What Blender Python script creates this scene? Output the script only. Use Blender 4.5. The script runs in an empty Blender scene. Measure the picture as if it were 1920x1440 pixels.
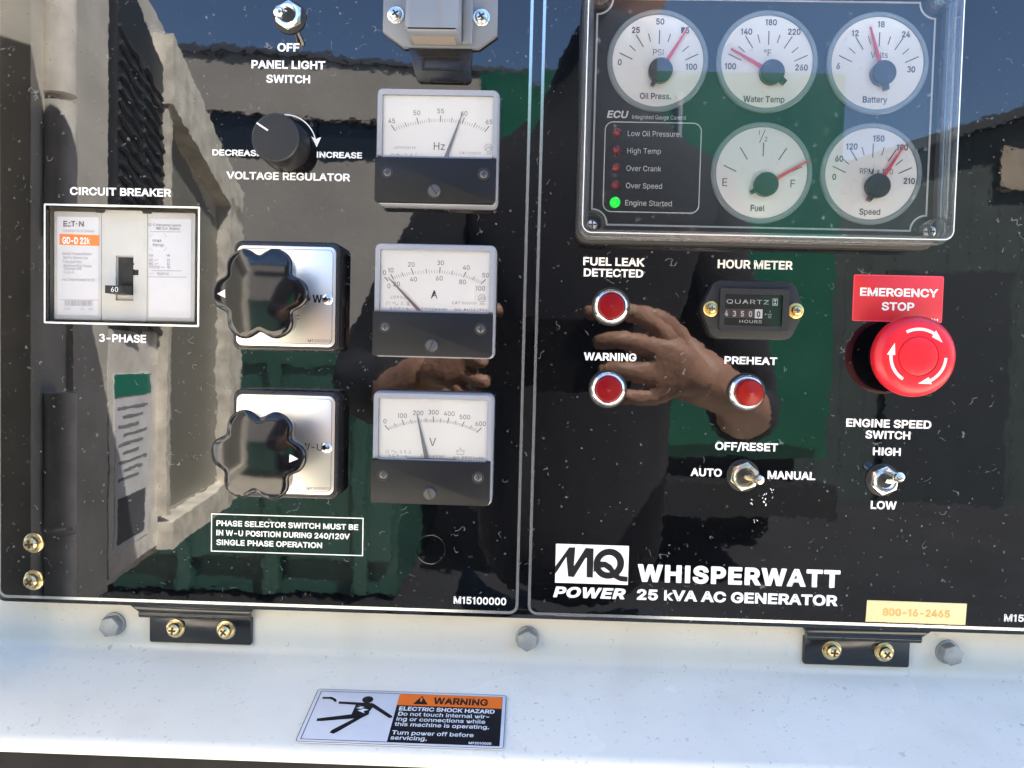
import bpy, bmesh, math, random
from mathutils import Vector, Matrix
from mathutils.geometry import tessellate_polygon
R = math.radians
scene = bpy.context.scene
C = scene.collection

# ------------------------------------------------------------------ camera, sky, sun, exposure
cam_data = bpy.data.cameras.new('camera')
cam = bpy.data.objects.new('camera', cam_data); C.objects.link(cam)
cam_data.sensor_fit = 'HORIZONTAL'; cam_data.sensor_width = 36.0
cam_data.lens = 36.0 * 1442.0 / 1920.0
cam_data.clip_start = 0.01; cam_data.clip_end = 500
right = Vector((0.99938866, 0.02477464, 0.02466843)); down = Vector((0.02562921, -0.03924249, -0.99890098)); fwd = Vector((-0.02377936, 0.99892254, -0.03985345))
m = Matrix.Identity(4)
for i in range(3):
    m[i][0] = right[i]; m[i][1] = -down[i]; m[i][2] = -fwd[i]
m[0][3], m[1][3], m[2][3] = 0.0, -0.400, 0.0
cam.matrix_world = m
scene.camera = cam

SUN_EL, SUN_AZ = R(56), R(48)          # sun behind the machine, a little to the right
world = bpy.data.worlds.new('World'); scene.world = world; world.use_nodes = True
wn = world.node_tree; bg = wn.nodes['Background']
sky = wn.nodes.new('ShaderNodeTexSky'); sky.sky_type = 'NISHITA'; sky.sun_disc = False
sky.sun_elevation = SUN_EL; sky.sun_rotation = SUN_AZ; sky.air_density = 1.0; sky.dust_density = 1.0; sky.ozone_density = 6.0
wn.links.new(sky.outputs[0], bg.inputs[0]); bg.inputs[1].default_value = 0.085
sun_data = bpy.data.lights.new('sun', 'SUN'); sun_data.energy = 5.0; sun_data.angle = R(0.53); sun_data.color = (1.0, 0.95, 0.87)
sun = bpy.data.objects.new('sun', sun_data); C.objects.link(sun)
sd = Vector((math.sin(SUN_AZ) * math.cos(SUN_EL), math.cos(SUN_AZ) * math.cos(SUN_EL), math.sin(SUN_EL)))
sun.rotation_euler = sd.to_track_quat('Z', 'Y').to_euler()
vs = scene.view_settings
vs.view_transform = 'Standard'; vs.look = 'None'; vs.exposure = 3.0; vs.gamma = 1.0; vs.use_curve_mapping = False
scene.cycles.use_denoising = True
scene.cycles.max_bounces = 8; scene.cycles.transparent_max_bounces = 16; scene.cycles.glossy_bounces = 6; scene.cycles.transmission_bounces = 8
scene.cycles.sample_clamp_indirect = 8

# ------------------------------------------------------------------ materials
MAT = {}
def nodes_of(name):
    mt = bpy.data.materials.new(name); mt.use_nodes = True
    return mt, mt.node_tree, mt.node_tree.nodes['Principled BSDF']
def mat(name, col, rough=0.4, metal=0.0, spec=0.5, var=0.0, vscale=40, bump=0.0, bscale=300, trans=0.0, ior=1.5, coat=0.0, emit=None, estr=0.0, sss=0.0, rvar=0.0):
    if name in MAT: return MAT[name]
    mt, nt, b = nodes_of(name)
    b.inputs['Base Color'].default_value = (*col, 1); b.inputs['Roughness'].default_value = rough
    b.inputs['Metallic'].default_value = metal; b.inputs['Specular IOR Level'].default_value = spec
    b.inputs['Transmission Weight'].default_value = trans; b.inputs['IOR'].default_value = ior
    b.inputs['Coat Weight'].default_value = coat; b.inputs['Coat Roughness'].default_value = 0.05
    if sss: b.inputs['Subsurface Weight'].default_value = sss; b.inputs['Subsurface Radius'].default_value = (0.002, 0.0006, 0.0004)
    if emit: b.inputs['Emission Color'].default_value = (*emit, 1); b.inputs['Emission Strength'].default_value = estr
    if var or bump or rvar:
        tc = nt.nodes.new('ShaderNodeTexCoord')
    if var or rvar:
        n = nt.nodes.new('ShaderNodeTexNoise'); n.inputs['Scale'].default_value = vscale; n.inputs['Detail'].default_value = 6
        nt.links.new(tc.outputs['Object'], n.inputs['Vector'])
    if var:
        mr = nt.nodes.new('ShaderNodeMapRange'); mr.inputs['From Min'].default_value = 0.3; mr.inputs['From Max'].default_value = 0.7
        mr.inputs['To Min'].default_value = 1 - var; mr.inputs['To Max'].default_value = 1 + var * 0.6
        nt.links.new(n.outputs['Fac'], mr.inputs['Value'])
        mx = nt.nodes.new('ShaderNodeMix'); mx.data_type = 'RGBA'; mx.blend_type = 'MULTIPLY'; mx.inputs['Factor'].default_value = 1
        mx.inputs[6].default_value = (*col, 1); nt.links.new(mr.outputs[0], mx.inputs[7]); nt.links.new(mx.outputs[2], b.inputs['Base Color'])
    if rvar:
        m2 = nt.nodes.new('ShaderNodeMapRange'); m2.inputs['From Min'].default_value = 0.3; m2.inputs['From Max'].default_value = 0.7
        m2.inputs['To Min'].default_value = max(0.0, rough - rvar); m2.inputs['To Max'].default_value = rough + rvar
        nt.links.new(n.outputs['Fac'], m2.inputs['Value']); nt.links.new(m2.outputs[0], b.inputs['Roughness'])
    if bump:
        nb = nt.nodes.new('ShaderNodeTexNoise'); nb.inputs['Scale'].default_value = bscale; nb.inputs['Detail'].default_value = 3
        nt.links.new(tc.outputs['Object'], nb.inputs['Vector'])
        bp = nt.nodes.new('ShaderNodeBump'); bp.inputs['Strength'].default_value = 1; bp.inputs['Distance'].default_value = bump
        nt.links.new(nb.outputs['Fac'], bp.inputs['Height']); nt.links.new(bp.outputs[0], b.inputs['Normal'])
    MAT[name] = mt
    return mt

def math_node(nt, op, a, b=None, clamp=False):
    n = nt.nodes.new('ShaderNodeMath'); n.operation = op; n.use_clamp = clamp
    for i, v in enumerate((a, b)):
        if v is None: continue
        if isinstance(v, (int, float)): n.inputs[i].default_value = v
        else: nt.links.new(v, n.inputs[i])
    return n.outputs[0]

def speck_mask(nt, vec):
    """dried droplets, dust grains and hair-thin scuffs, each with a shape of its own"""
    total = None
    for scale, keep, rad, ring in ((420, 0.52, 0.30, False), (210, 0.70, 0.26, False), (95, 0.66, 0.17, True), (150, 0.72, 0.24, True)):
        v = nt.nodes.new('ShaderNodeTexVoronoi'); v.inputs['Scale'].default_value = scale; v.inputs['Randomness'].default_value = 1
        nz = nt.nodes.new('ShaderNodeTexNoise'); nz.inputs['Scale'].default_value = scale * 2.2; nz.inputs['Detail'].default_value = 2
        nt.links.new(vec, nz.inputs['Vector'])
        mx = nt.nodes.new('ShaderNodeVectorMath'); mx.operation = 'MULTIPLY_ADD'
        nt.links.new(nz.outputs['Color'], mx.inputs[0]); mx.inputs[1].default_value = (0.6 / scale,) * 3; nt.links.new(vec, mx.inputs[2])
        nt.links.new(mx.outputs[0], v.inputs['Vector'])
        sep = nt.nodes.new('ShaderNodeSeparateColor'); nt.links.new(v.outputs['Color'], sep.inputs[0])
        r = math_node(nt, 'MULTIPLY', sep.outputs[1], rad)
        inside = math_node(nt, 'LESS_THAN', v.outputs['Distance'], r)
        if ring:
            inner = math_node(nt, 'LESS_THAN', v.outputs['Distance'], math_node(nt, 'MULTIPLY', r, 0.72))
            inside = math_node(nt, 'SUBTRACT', inside, math_node(nt, 'MULTIPLY', inner, 0.85))
        inside = math_node(nt, 'MULTIPLY', inside, math_node(nt, 'GREATER_THAN', sep.outputs[0], keep))
        inside = math_node(nt, 'MULTIPLY', inside, math_node(nt, 'ADD', math_node(nt, 'MULTIPLY', sep.outputs[2], 0.75), 0.15))
        total = inside if total is None else math_node(nt, 'MAXIMUM', total, inside)
    big = nt.nodes.new('ShaderNodeTexNoise'); big.inputs['Scale'].default_value = 11; big.inputs['Detail'].default_value = 3; nt.links.new(vec, big.inputs['Vector'])
    mr = nt.nodes.new('ShaderNodeMapRange'); mr.inputs['From Min'].default_value = 0.42; mr.inputs['From Max'].default_value = 0.66; mr.inputs['To Min'].default_value = 0.3; mr.inputs['To Max'].default_value = 1.0
    nt.links.new(big.outputs['Fac'], mr.inputs['Value'])
    total = math_node(nt, 'MULTIPLY', total, mr.outputs[0])
    # hair-thin meandering scuffs, only here and there, and a faint smeared film
    ha = nt.nodes.new('ShaderNodeTexNoise'); ha.inputs['Scale'].default_value = 85; ha.inputs['Detail'].default_value = 2; nt.links.new(vec, ha.inputs['Vector'])
    hb = nt.nodes.new('ShaderNodeTexNoise'); hb.inputs['Scale'].default_value = 120; hb.inputs['Detail'].default_value = 1
    of = nt.nodes.new('ShaderNodeVectorMath'); of.operation = 'ADD'; of.inputs[1].default_value = (3.7, 1.3, 8.1); nt.links.new(vec, of.inputs[0]); nt.links.new(of.outputs[0], hb.inputs['Vector'])
    line = math_node(nt, 'LESS_THAN', math_node(nt, 'ABSOLUTE', math_node(nt, 'SUBTRACT', ha.outputs['Fac'], 0.5)), 0.0065)
    line = math_node(nt, 'MULTIPLY', math_node(nt, 'MULTIPLY', line, math_node(nt, 'GREATER_THAN', hb.outputs['Fac'], 0.66)), 0.5)
    film = math_node(nt, 'MULTIPLY', mr.outputs[0], 0.006)
    return math_node(nt, 'MAXIMUM', math_node(nt, 'MAXIMUM', total, line), film)
def painted_steel(name):
    """road dust, chips and faint drip stains on the white paint"""
    mt = MAT[name]; nt = mt.node_tree; b = nt.nodes['Principled BSDF']; tc = nt.nodes.new('ShaderNodeTexCoord'); vec = tc.outputs['Object']
    src = b.inputs['Base Color'].links[0].from_socket
    st = nt.nodes.new('ShaderNodeMapping'); st.inputs['Scale'].default_value = (26, 26, 5); nt.links.new(vec, st.inputs['Vector'])
    n = nt.nodes.new('ShaderNodeTexNoise'); n.inputs['Scale'].default_value = 1; n.inputs['Detail'].default_value = 5; nt.links.new(st.outputs[0], n.inputs['Vector'])
    mr = nt.nodes.new('ShaderNodeMapRange'); mr.inputs['From Min'].default_value = 0.52; mr.inputs['From Max'].default_value = 0.78; mr.inputs['To Max'].default_value = 0.22; nt.links.new(n.outputs['Fac'], mr.inputs['Value'])
    m1 = nt.nodes.new('ShaderNodeMix'); m1.data_type = 'RGBA'; nt.links.new(mr.outputs[0], m1.inputs['Factor']); nt.links.new(src, m1.inputs[6]); m1.inputs[7].default_value = (0.50, 0.45, 0.36, 1)
    m2 = nt.nodes.new('ShaderNodeMix'); m2.data_type = 'RGBA'; nt.links.new(math_node(nt, 'MULTIPLY', speck_mask(nt, vec), 0.55), m2.inputs['Factor']); nt.links.new(m1.outputs[2], m2.inputs[6]); m2.inputs[7].default_value = (0.16, 0.13, 0.10, 1)
    nt.links.new(m2.outputs[2], b.inputs['Base Color'])

def gloss_black(name, col, spec, rough, wave, dust=0.9):
    """laminated black sheet: mirror-like, faintly uneven, with dust and dried drops"""
    mt, nt, b = nodes_of(name)
    tc = nt.nodes.new('ShaderNodeTexCoord'); vec = tc.outputs['Object']
    b.inputs['Base Color'].default_value = (*col, 1); b.inputs['Specular IOR Level'].default_value = spec; b.inputs['IOR'].default_value = 1.68
    b.inputs['Roughness'].default_value = rough
    n1 = nt.nodes.new('ShaderNodeTexNoise'); n1.inputs['Scale'].default_value = 190; n1.inputs['Detail'].default_value = 1.5
    n2 = nt.nodes.new('ShaderNodeTexNoise'); n2.inputs['Scale'].default_value = 34; n2.inputs['Detail'].default_value = 1
    for n in (n1, n2): nt.links.new(vec, n.inputs['Vector'])
    h = math_node(nt, 'ADD', n1.outputs['Fac'], math_node(nt, 'MULTIPLY', n2.outputs['Fac'], 5.0))
    bp = nt.nodes.new('ShaderNodeBump'); bp.inputs['Strength'].default_value = 1; bp.inputs['Distance'].default_value = wave
    nt.links.new(h, bp.inputs['Height']); nt.links.new(bp.outputs[0], b.inputs['Normal'])
    d = nt.nodes.new('ShaderNodeBsdfDiffuse'); d.inputs['Color'].default_value = (0.30, 0.31, 0.32, 1)
    mx = nt.nodes.new('ShaderNodeMixShader')
    nt.links.new(math_node(nt, 'MULTIPLY', speck_mask(nt, vec), dust), mx.inputs[0]); nt.links.new(b.outputs[0], mx.inputs[1]); nt.links.new(d.outputs[0], mx.inputs[2])
    nt.links.new(mx.outputs[0], nt.nodes['Material Output'].inputs['Surface'])
    MAT[name] = mt
    return mt

def clear(name, ior=1.5, tint=(1, 1, 1), rough=0.0, dust=0.0, boost=0.0):
    """clear plastic sheet: see-through with a Fresnel reflection"""
    mt, nt, b = nodes_of(name); nt.nodes.remove(b)
    t = nt.nodes.new('ShaderNodeBsdfTransparent'); t.inputs['Color'].default_value = (*tint, 1)
    g = nt.nodes.new('ShaderNodeBsdfGlossy'); g.inputs['Roughness'].default_value = rough
    fr = nt.nodes.new('ShaderNodeFresnel'); fr.inputs['IOR'].default_value = ior
    mx = nt.nodes.new('ShaderNodeMixShader'); fac = fr.outputs[0]
    if boost: fac = math_node(nt, 'ADD', fac, boost)
    nt.links.new(fac, mx.inputs[0]); nt.links.new(t.outputs[0], mx.inputs[1]); nt.links.new(g.outputs[0], mx.inputs[2])
    out = mx.outputs[0]
    if dust:
        tc = nt.nodes.new('ShaderNodeTexCoord')
        d = nt.nodes.new('ShaderNodeBsdfDiffuse'); d.inputs['Color'].default_value = (0.5, 0.5, 0.5, 1)
        m2 = nt.nodes.new('ShaderNodeMixShader'); nt.links.new(math_node(nt, 'MULTIPLY', speck_mask(nt, tc.outputs['Object']), dust), m2.inputs[0])
        nt.links.new(out, m2.inputs[1]); nt.links.new(d.outputs[0], m2.inputs[2]); out = m2.outputs[0]
    nt.links.new(out, nt.nodes['Material Output'].inputs['Surface'])
    MAT[name] = mt
    return mt

gloss_black('decal_black', (0.0016, 0.0018, 0.0024), 0.5, 0.02, 1.2e-5, 0.62)
gloss_black('panel_black', (0.0018, 0.002, 0.0026), 0.5, 0.03, 1.2e-5, 0.62)
clear('clear_sheet', 1.52, (0.96, 0.97, 0.97), 0.0, 0.22, 0.052)
clear('clear_window', 1.45, (1.0, 1.0, 1.0), 0.0, 0.0)
mat('clear_rim', (0.93, 0.95, 0.97), 0.06, trans=0.94, ior=1.49)
mat('print_white', (0.76, 0.765, 0.77), 0.35, spec=0.4, var=0.04, vscale=150)
mat('print_black', (0.008, 0.008, 0.011), 0.4, spec=0.2)
mat('print_grey', (0.13, 0.13, 0.15), 0.5)
mat('print_pale', (0.30, 0.30, 0.33), 0.5)
mat('print_orange', (0.74, 0.19, 0.035), 0.45)
mat('silver_line', (0.62, 0.64, 0.64), 0.16, metal=0.9, bump=6e-6, bscale=700)
mat('white_line', (0.82, 0.83, 0.80), 0.25, metal=0.35)
mat('white_paint', (0.79, 0.745, 0.635), 0.24, spec=0.36, var=0.06, vscale=9, bump=8e-6, bscale=110, rvar=0.08)
painted_steel('white_paint')
mat('black_plastic', (0.012, 0.013, 0.016), 0.22, spec=0.5, bump=4e-6, bscale=900, rvar=0.08, vscale=200)
mat('satin_black', (0.010, 0.0105, 0.012), 0.42, spec=0.4, var=0.2, vscale=200, rvar=0.1)
mat('knob_gloss', (0.004, 0.004, 0.005), 0.09, spec=0.55, bump=1.2e-5, bscale=90)
mat('meter_grey', (0.006, 0.007, 0.009), 0.42, spec=0.28, rvar=0.05, vscale=300)
mat('hour_grey', (0.013, 0.014, 0.016), 0.5, spec=0.35, var=0.15, vscale=300, rvar=0.1)
mat('rim_plastic', (0.30, 0.32, 0.37), 0.14, spec=0.6, trans=0.25, ior=1.49, rvar=0.05)
mat('dial_white', (0.97, 0.97, 0.97), 0.5, var=0.03, vscale=30)
mat('gauge_white', (0.97, 0.97, 0.97), 0.4)
mat('gauge_ring', (0.26, 0.31, 0.34), 0.2, spec=0.6)
mat('face_black', (0.006, 0.0065, 0.008), 0.3)
mat('label_paper', (0.54, 0.54, 0.555), 0.4, var=0.03, vscale=60)
mat('breaker_grey', (0.47, 0.465, 0.44), 0.45, var=0.05, vscale=90)
mat('paper_white', (0.62, 0.62, 0.64), 0.4, var=0.03, vscale=60)
mat('aluminium', (0.86, 0.83, 0.77), 0.34, metal=1.0, rvar=0.03)
mat('chrome', (0.80, 0.79, 0.77), 0.12, metal=1.0, rvar=0.06, vscale=300)
mat('zinc_yellow', (0.66, 0.53, 0.30), 0.24, metal=1.0, var=0.25, vscale=500, rvar=0.1)
mat('zinc_bright', (0.72, 0.73, 0.70), 0.2, metal=1.0, var=0.15, vscale=400, rvar=0.08)
mat('zinc_dull', (0.36, 0.38, 0.39), 0.5, metal=0.75, var=0.18, vscale=350, rvar=0.12)
mat('brass_ring', (0.75, 0.50, 0.16), 0.28, metal=1.0, rvar=0.1, vscale=400)
mat('red_lens', (0.15, 0.0008, 0.004), 0.28, spec=0.3)
mat('red_lens_worn', (0.20, 0.006, 0.004), 0.28, spec=0.3)
mat('estop_red', (0.55, 0.006, 0.018), 0.33, spec=0.5, sss=0.15, var=0.04, vscale=60)
mat('label_red', (0.52, 0.018, 0.028), 0.38, var=0.04, vscale=60)
mat('needle_pink', (0.80, 0.10, 0.16), 0.4)
mat('needle_grey', (0.22, 0.24, 0.28), 0.4)
mat('led_red', (0.28, 0.012, 0.015), 0.15, spec=0.7)
mat('led_green', (0.01, 0.30, 0.05), 0.2, emit=(0.004, 1.0, 0.06), estr=0.11)
mat('tag_cream', (0.78, 0.64, 0.32), 0.5, var=0.05, vscale=40)
mat('tag_ink', (0.68, 0.38, 0.10), 0.5, var=0.2, vscale=150)
mat('warn_orange', (0.86, 0.16, 0.012), 0.35)
mat('rubber', (0.012, 0.012, 0.013), 0.6)
mat('lamp_plastic', (0.20, 0.22, 0.25), 0.2, spec=0.55, trans=0.2, ior=1.5, rvar=0.05)
mat('lamp_inner', (0.26, 0.22, 0.19), 0.5)
mat('screw_dark', (0.09, 0.093, 0.10), 0.4, metal=0.7, rvar=0.1, vscale=500)
mat('recess_shade', (0.02, 0.018, 0.012), 0.5)  # dark colour for flat shapes drawn in place of the shade inside recesses

# ------------------------------------------------------------------ mesh helpers: panel coordinates in millimetres, x right, h out of the panel, z up
def pv(x, h, z): return Vector((x, -h, z)) * 0.001

class MB:
    def __init__(s): s.v = []; s.f = []
    def add(s, vs, fs):
        o = len(s.v); s.v += [pv(*p) for p in vs]; s.f += [tuple(i + o for i in f) for f in fs]; return s
    def box(s, x0, x1, h0, h1, z0, z1):
        return s.prism([(x0, z0), (x1, z0), (x1, z1), (x0, z1)], h0, h1)
    def prism(s, pts, h0, h1, bevel=0.0, back=True, dome=0.0):
        """extruded outline with an optional rounded front edge"""
        n = len(pts); layers = [(pts, h0)]
        if bevel:
            layers += [(pts, h1 - bevel), (inset(pts, bevel * 0.3), h1 - bevel * 0.3), (inset(pts, bevel), h1)]
        else: layers += [(pts, h1)]
        vs, fs = [], []
        for p, h in layers: vs += [(x, h, z) for x, z in p]
        for k in range(len(layers) - 1):
            for i in range(n):
                j = (i + 1) % n; fs.append((k * n + i, k * n + j, (k + 1) * n + j, (k + 1) * n + i))
        o = (len(layers) - 1) * n
        if dome:
            cx = sum(p[0] for p in pts) / n; cz = sum(p[1] for p in pts) / n
            vs.append((cx, h1 + dome, cz)); fs += [(o + i, o + (i + 1) % n, len(vs) - 1) for i in range(n)]
        else: fs.append(tuple(range(o, o + n)))
        if back: fs.append(tuple(reversed(range(n))))
        return s.add(vs, fs)
    def flat(s, loops, h):
        """flat sheet with holes, facing out"""
        tri = tessellate_polygon([[Vector((x, z, 0)) for x, z in lp] for lp in loops])
        pts = [p for lp in loops for p in lp]; fs = []
        for a, b, c in tri:
            ar = (pts[b][0] - pts[a][0]) * (pts[c][1] - pts[a][1]) - (pts[b][1] - pts[a][1]) * (pts[c][0] - pts[a][0])
            if abs(ar) < 1e-12: continue
            fs.append((a, b, c) if ar > 0 else (a, c, b))
        return s.add([(x, h, z) for x, z in pts], fs)
    def plate(s, outer, holes, h0, h1):
        s.flat([outer] + holes, h1)
        for lp in [outer] + holes:
            n = len(lp)
            s.add([(x, h0, z) for x, z in lp] + [(x, h1, z) for x, z in lp], [(i, (i + 1) % n, n + (i + 1) % n, n + i) for i in range(n)])
        return s
    def lathe(s, prof, cx=0, cz=0, n=40, cap=True):
        vs, fs = [], []
        for r, h in prof:
            vs += [(cx + r * math.cos(2 * math.pi * i / n), h, cz + r * math.sin(2 * math.pi * i / n)) for i in range(n)]
        for k in range(len(prof) - 1):
            for i in range(n):
                j = (i + 1) % n; fs.append((k * n + i, k * n + j, (k + 1) * n + j, (k + 1) * n + i))
        if cap: fs.append(tuple(range((len(prof) - 1) * n, len(prof) * n)))
        return s.add(vs, fs)
    def tube(s, pts, rads, n=14):
        """tapered round bar through points (x,h,z)"""
        P = [Vector(p) for p in pts]; vs, fs = [], []
        for i, p in enumerate(P):
            d = (P[min(i + 1, len(P) - 1)] - P[max(i - 1, 0)]).normalized()
            a = d.orthogonal().normalized() if i == 0 else (a - d * a.dot(d)).normalized()
            b = d.cross(a); r = rads[i] if isinstance(rads, (list, tuple)) else rads
            vs += [tuple(p + a * r * math.cos(2 * math.pi * k / n) + b * r * math.sin(2 * math.pi * k / n)) for k in range(n)]
        for i in range(len(P) - 1):
            for k in range(n):
                j = (k + 1) % n; fs.append((i * n + k, i * n + j, (i + 1) * n + j, (i + 1) * n + k))
        fs.append(tuple(range((len(P) - 1) * n, len(P) * n))); fs.append(tuple(reversed(range(n))))
        return s.add(vs, fs)
    def stroke(s, pts, w, h, closed=False):
        """flat ribbon along a line, facing out"""
        n = len(pts); L, Rr = [], []
        for i in range(n):
            a = pts[i - 1] if (i > 0 or closed) else pts[i]; b = pts[(i + 1) % n] if (i < n - 1 or closed) else pts[i]
            q = pts[i]
            d1 = Vector((q[0] - a[0], q[1] - a[1])); d2 = Vector((b[0] - q[0], b[1] - q[1]))
            if d1.length < 1e-9: d1 = d2
            if d2.length < 1e-9: d2 = d1
            d1.normalize(); d2.normalize(); t = (d1 + d2).normalized(); nn = Vector((-t.y, t.x)); k = 1 / max(0.4, nn.dot(Vector((-d1.y, d1.x))))
            L.append((q[0] + nn.x * w / 2 * k, h, q[1] + nn.y * w / 2 * k)); Rr.append((q[0] - nn.x * w / 2 * k, h, q[1] - nn.y * w / 2 * k))
        fs = []
        for i in range(n if closed else n - 1):
            j = (i + 1) % n; fs.append((i, n + i, n + j, j))
        return s.add(L + Rr, fs)
    def disc(s, cx, cz, r, h, n=36, r0=0.0):
        out = [(cx + r * math.cos(2 * math.pi * i / n), cz + r * math.sin(2 * math.pi * i / n)) for i in range(n)]
        if r0: return s.stroke([(cx + (r + r0) / 2 * math.cos(2 * math.pi * i / n), cz + (r + r0) / 2 * math.sin(2 * math.pi * i / n)) for i in range(n)], r - r0, h, True)
        return s.add([(x, h, z) for x, z in out], [tuple(range(n))])
    def sphere(s, c, r, sx=1, sh=1, sz=1, n=16, m=10):
        vs, fs = [], []
        for i in range(m + 1):
            t = math.pi * i / m
            vs += [(c[0] + r * sx * math.sin(t) * math.cos(2 * math.pi * k / n), c[1] + r * sh * math.cos(t), c[2] + r * sz * math.sin(t) * math.sin(2 * math.pi * k / n)) for k in range(n)]
        for i in range(m):
            for k in range(n):
                j = (k + 1) % n; fs.append((i * n + k, i * n + j, (i + 1) * n + j, (i + 1) * n + k))
        return s.add(vs, fs)
    def build(s, name, material, parent=None, smooth=32, recalc=True):
        me = bpy.data.meshes.new(name); me.from_pydata(s.v, [], s.f)
        bm = bmesh.new(); bm.from_mesh(me); bmesh.ops.remove_doubles(bm, verts=bm.verts, dist=2e-7)
        if recalc: bmesh.ops.recalc_face_normals(bm, faces=bm.faces)
        bm.to_mesh(me); bm.free()
        me.polygons.foreach_set('use_smooth', [True] * len(me.polygons)); me.set_sharp_from_angle(angle=R(smooth))
        me.materials.append(MAT[material] if isinstance(material, str) else material)
        o = bpy.data.objects.new(name, me); C.objects.link(o); o.parent = parent
        return o
    def sheet(s, name, material, parent=None): return s.build(name, material, parent, recalc=False)

def inset(pts, d):
    n = len(pts); out = []
    area = sum(pts[i][0] * pts[(i + 1) % n][1] - pts[(i + 1) % n][0] * pts[i][1] for i in range(n))
    sg = 1 if area > 0 else -1
    for i in range(n):
        a, q, b = Vector(pts[i - 1]), Vector(pts[i]), Vector(pts[(i + 1) % n])
        d1 = (q - a).normalized(); d2 = (b - q).normalized()
        n1 = Vector((-d1.y, d1.x)) * sg; n2 = Vector((-d2.y, d2.x)) * sg; t = n1 + n2
        if t.length < 1e-6: t = n1
        t.normalize(); k = d / max(0.35, t.dot(n1)); out.append((q.x + t.x * k, q.y + t.y * k))
    return out
def rrect(x0, x1, z0, z1, r, n=6):
    rs = r if isinstance(r, (list, tuple)) else (r,) * 4            # bottom-left, bottom-right, top-right, top-left
    out = []
    for (cx, cz, a0, rr) in ((x0, z0, 180, rs[0]), (x1, z0, 270, rs[1]), (x1, z1, 0, rs[2]), (x0, z1, 90, rs[3])):
        sx = 1 if cx == x0 else -1; sz = 1 if cz == z0 else -1
        if rr <= 0: out.append((cx, cz)); continue
        for i in range(n + 1):
            a = R(a0 + 90 * i / n); out.append((cx + sx * rr + rr * math.cos(a), cz + sz * rr + rr * math.sin(a)))
    return out
def circ(cx, cz, r, n=36, a0=0): return [(cx + r * math.cos(a0 + 2 * math.pi * i / n), cz + r * math.sin(a0 + 2 * math.pi * i / n)) for i in range(n)]

def thing(name, label, cat, x=0, h=0, z=0, group=None):
    o = bpy.data.objects.new(name, None); C.objects.link(o); o.empty_display_size = 0.01
    o.location = pv(x, h, z); o['label'] = label; o['category'] = cat
    if group: o['group'] = group
    return o

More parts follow.
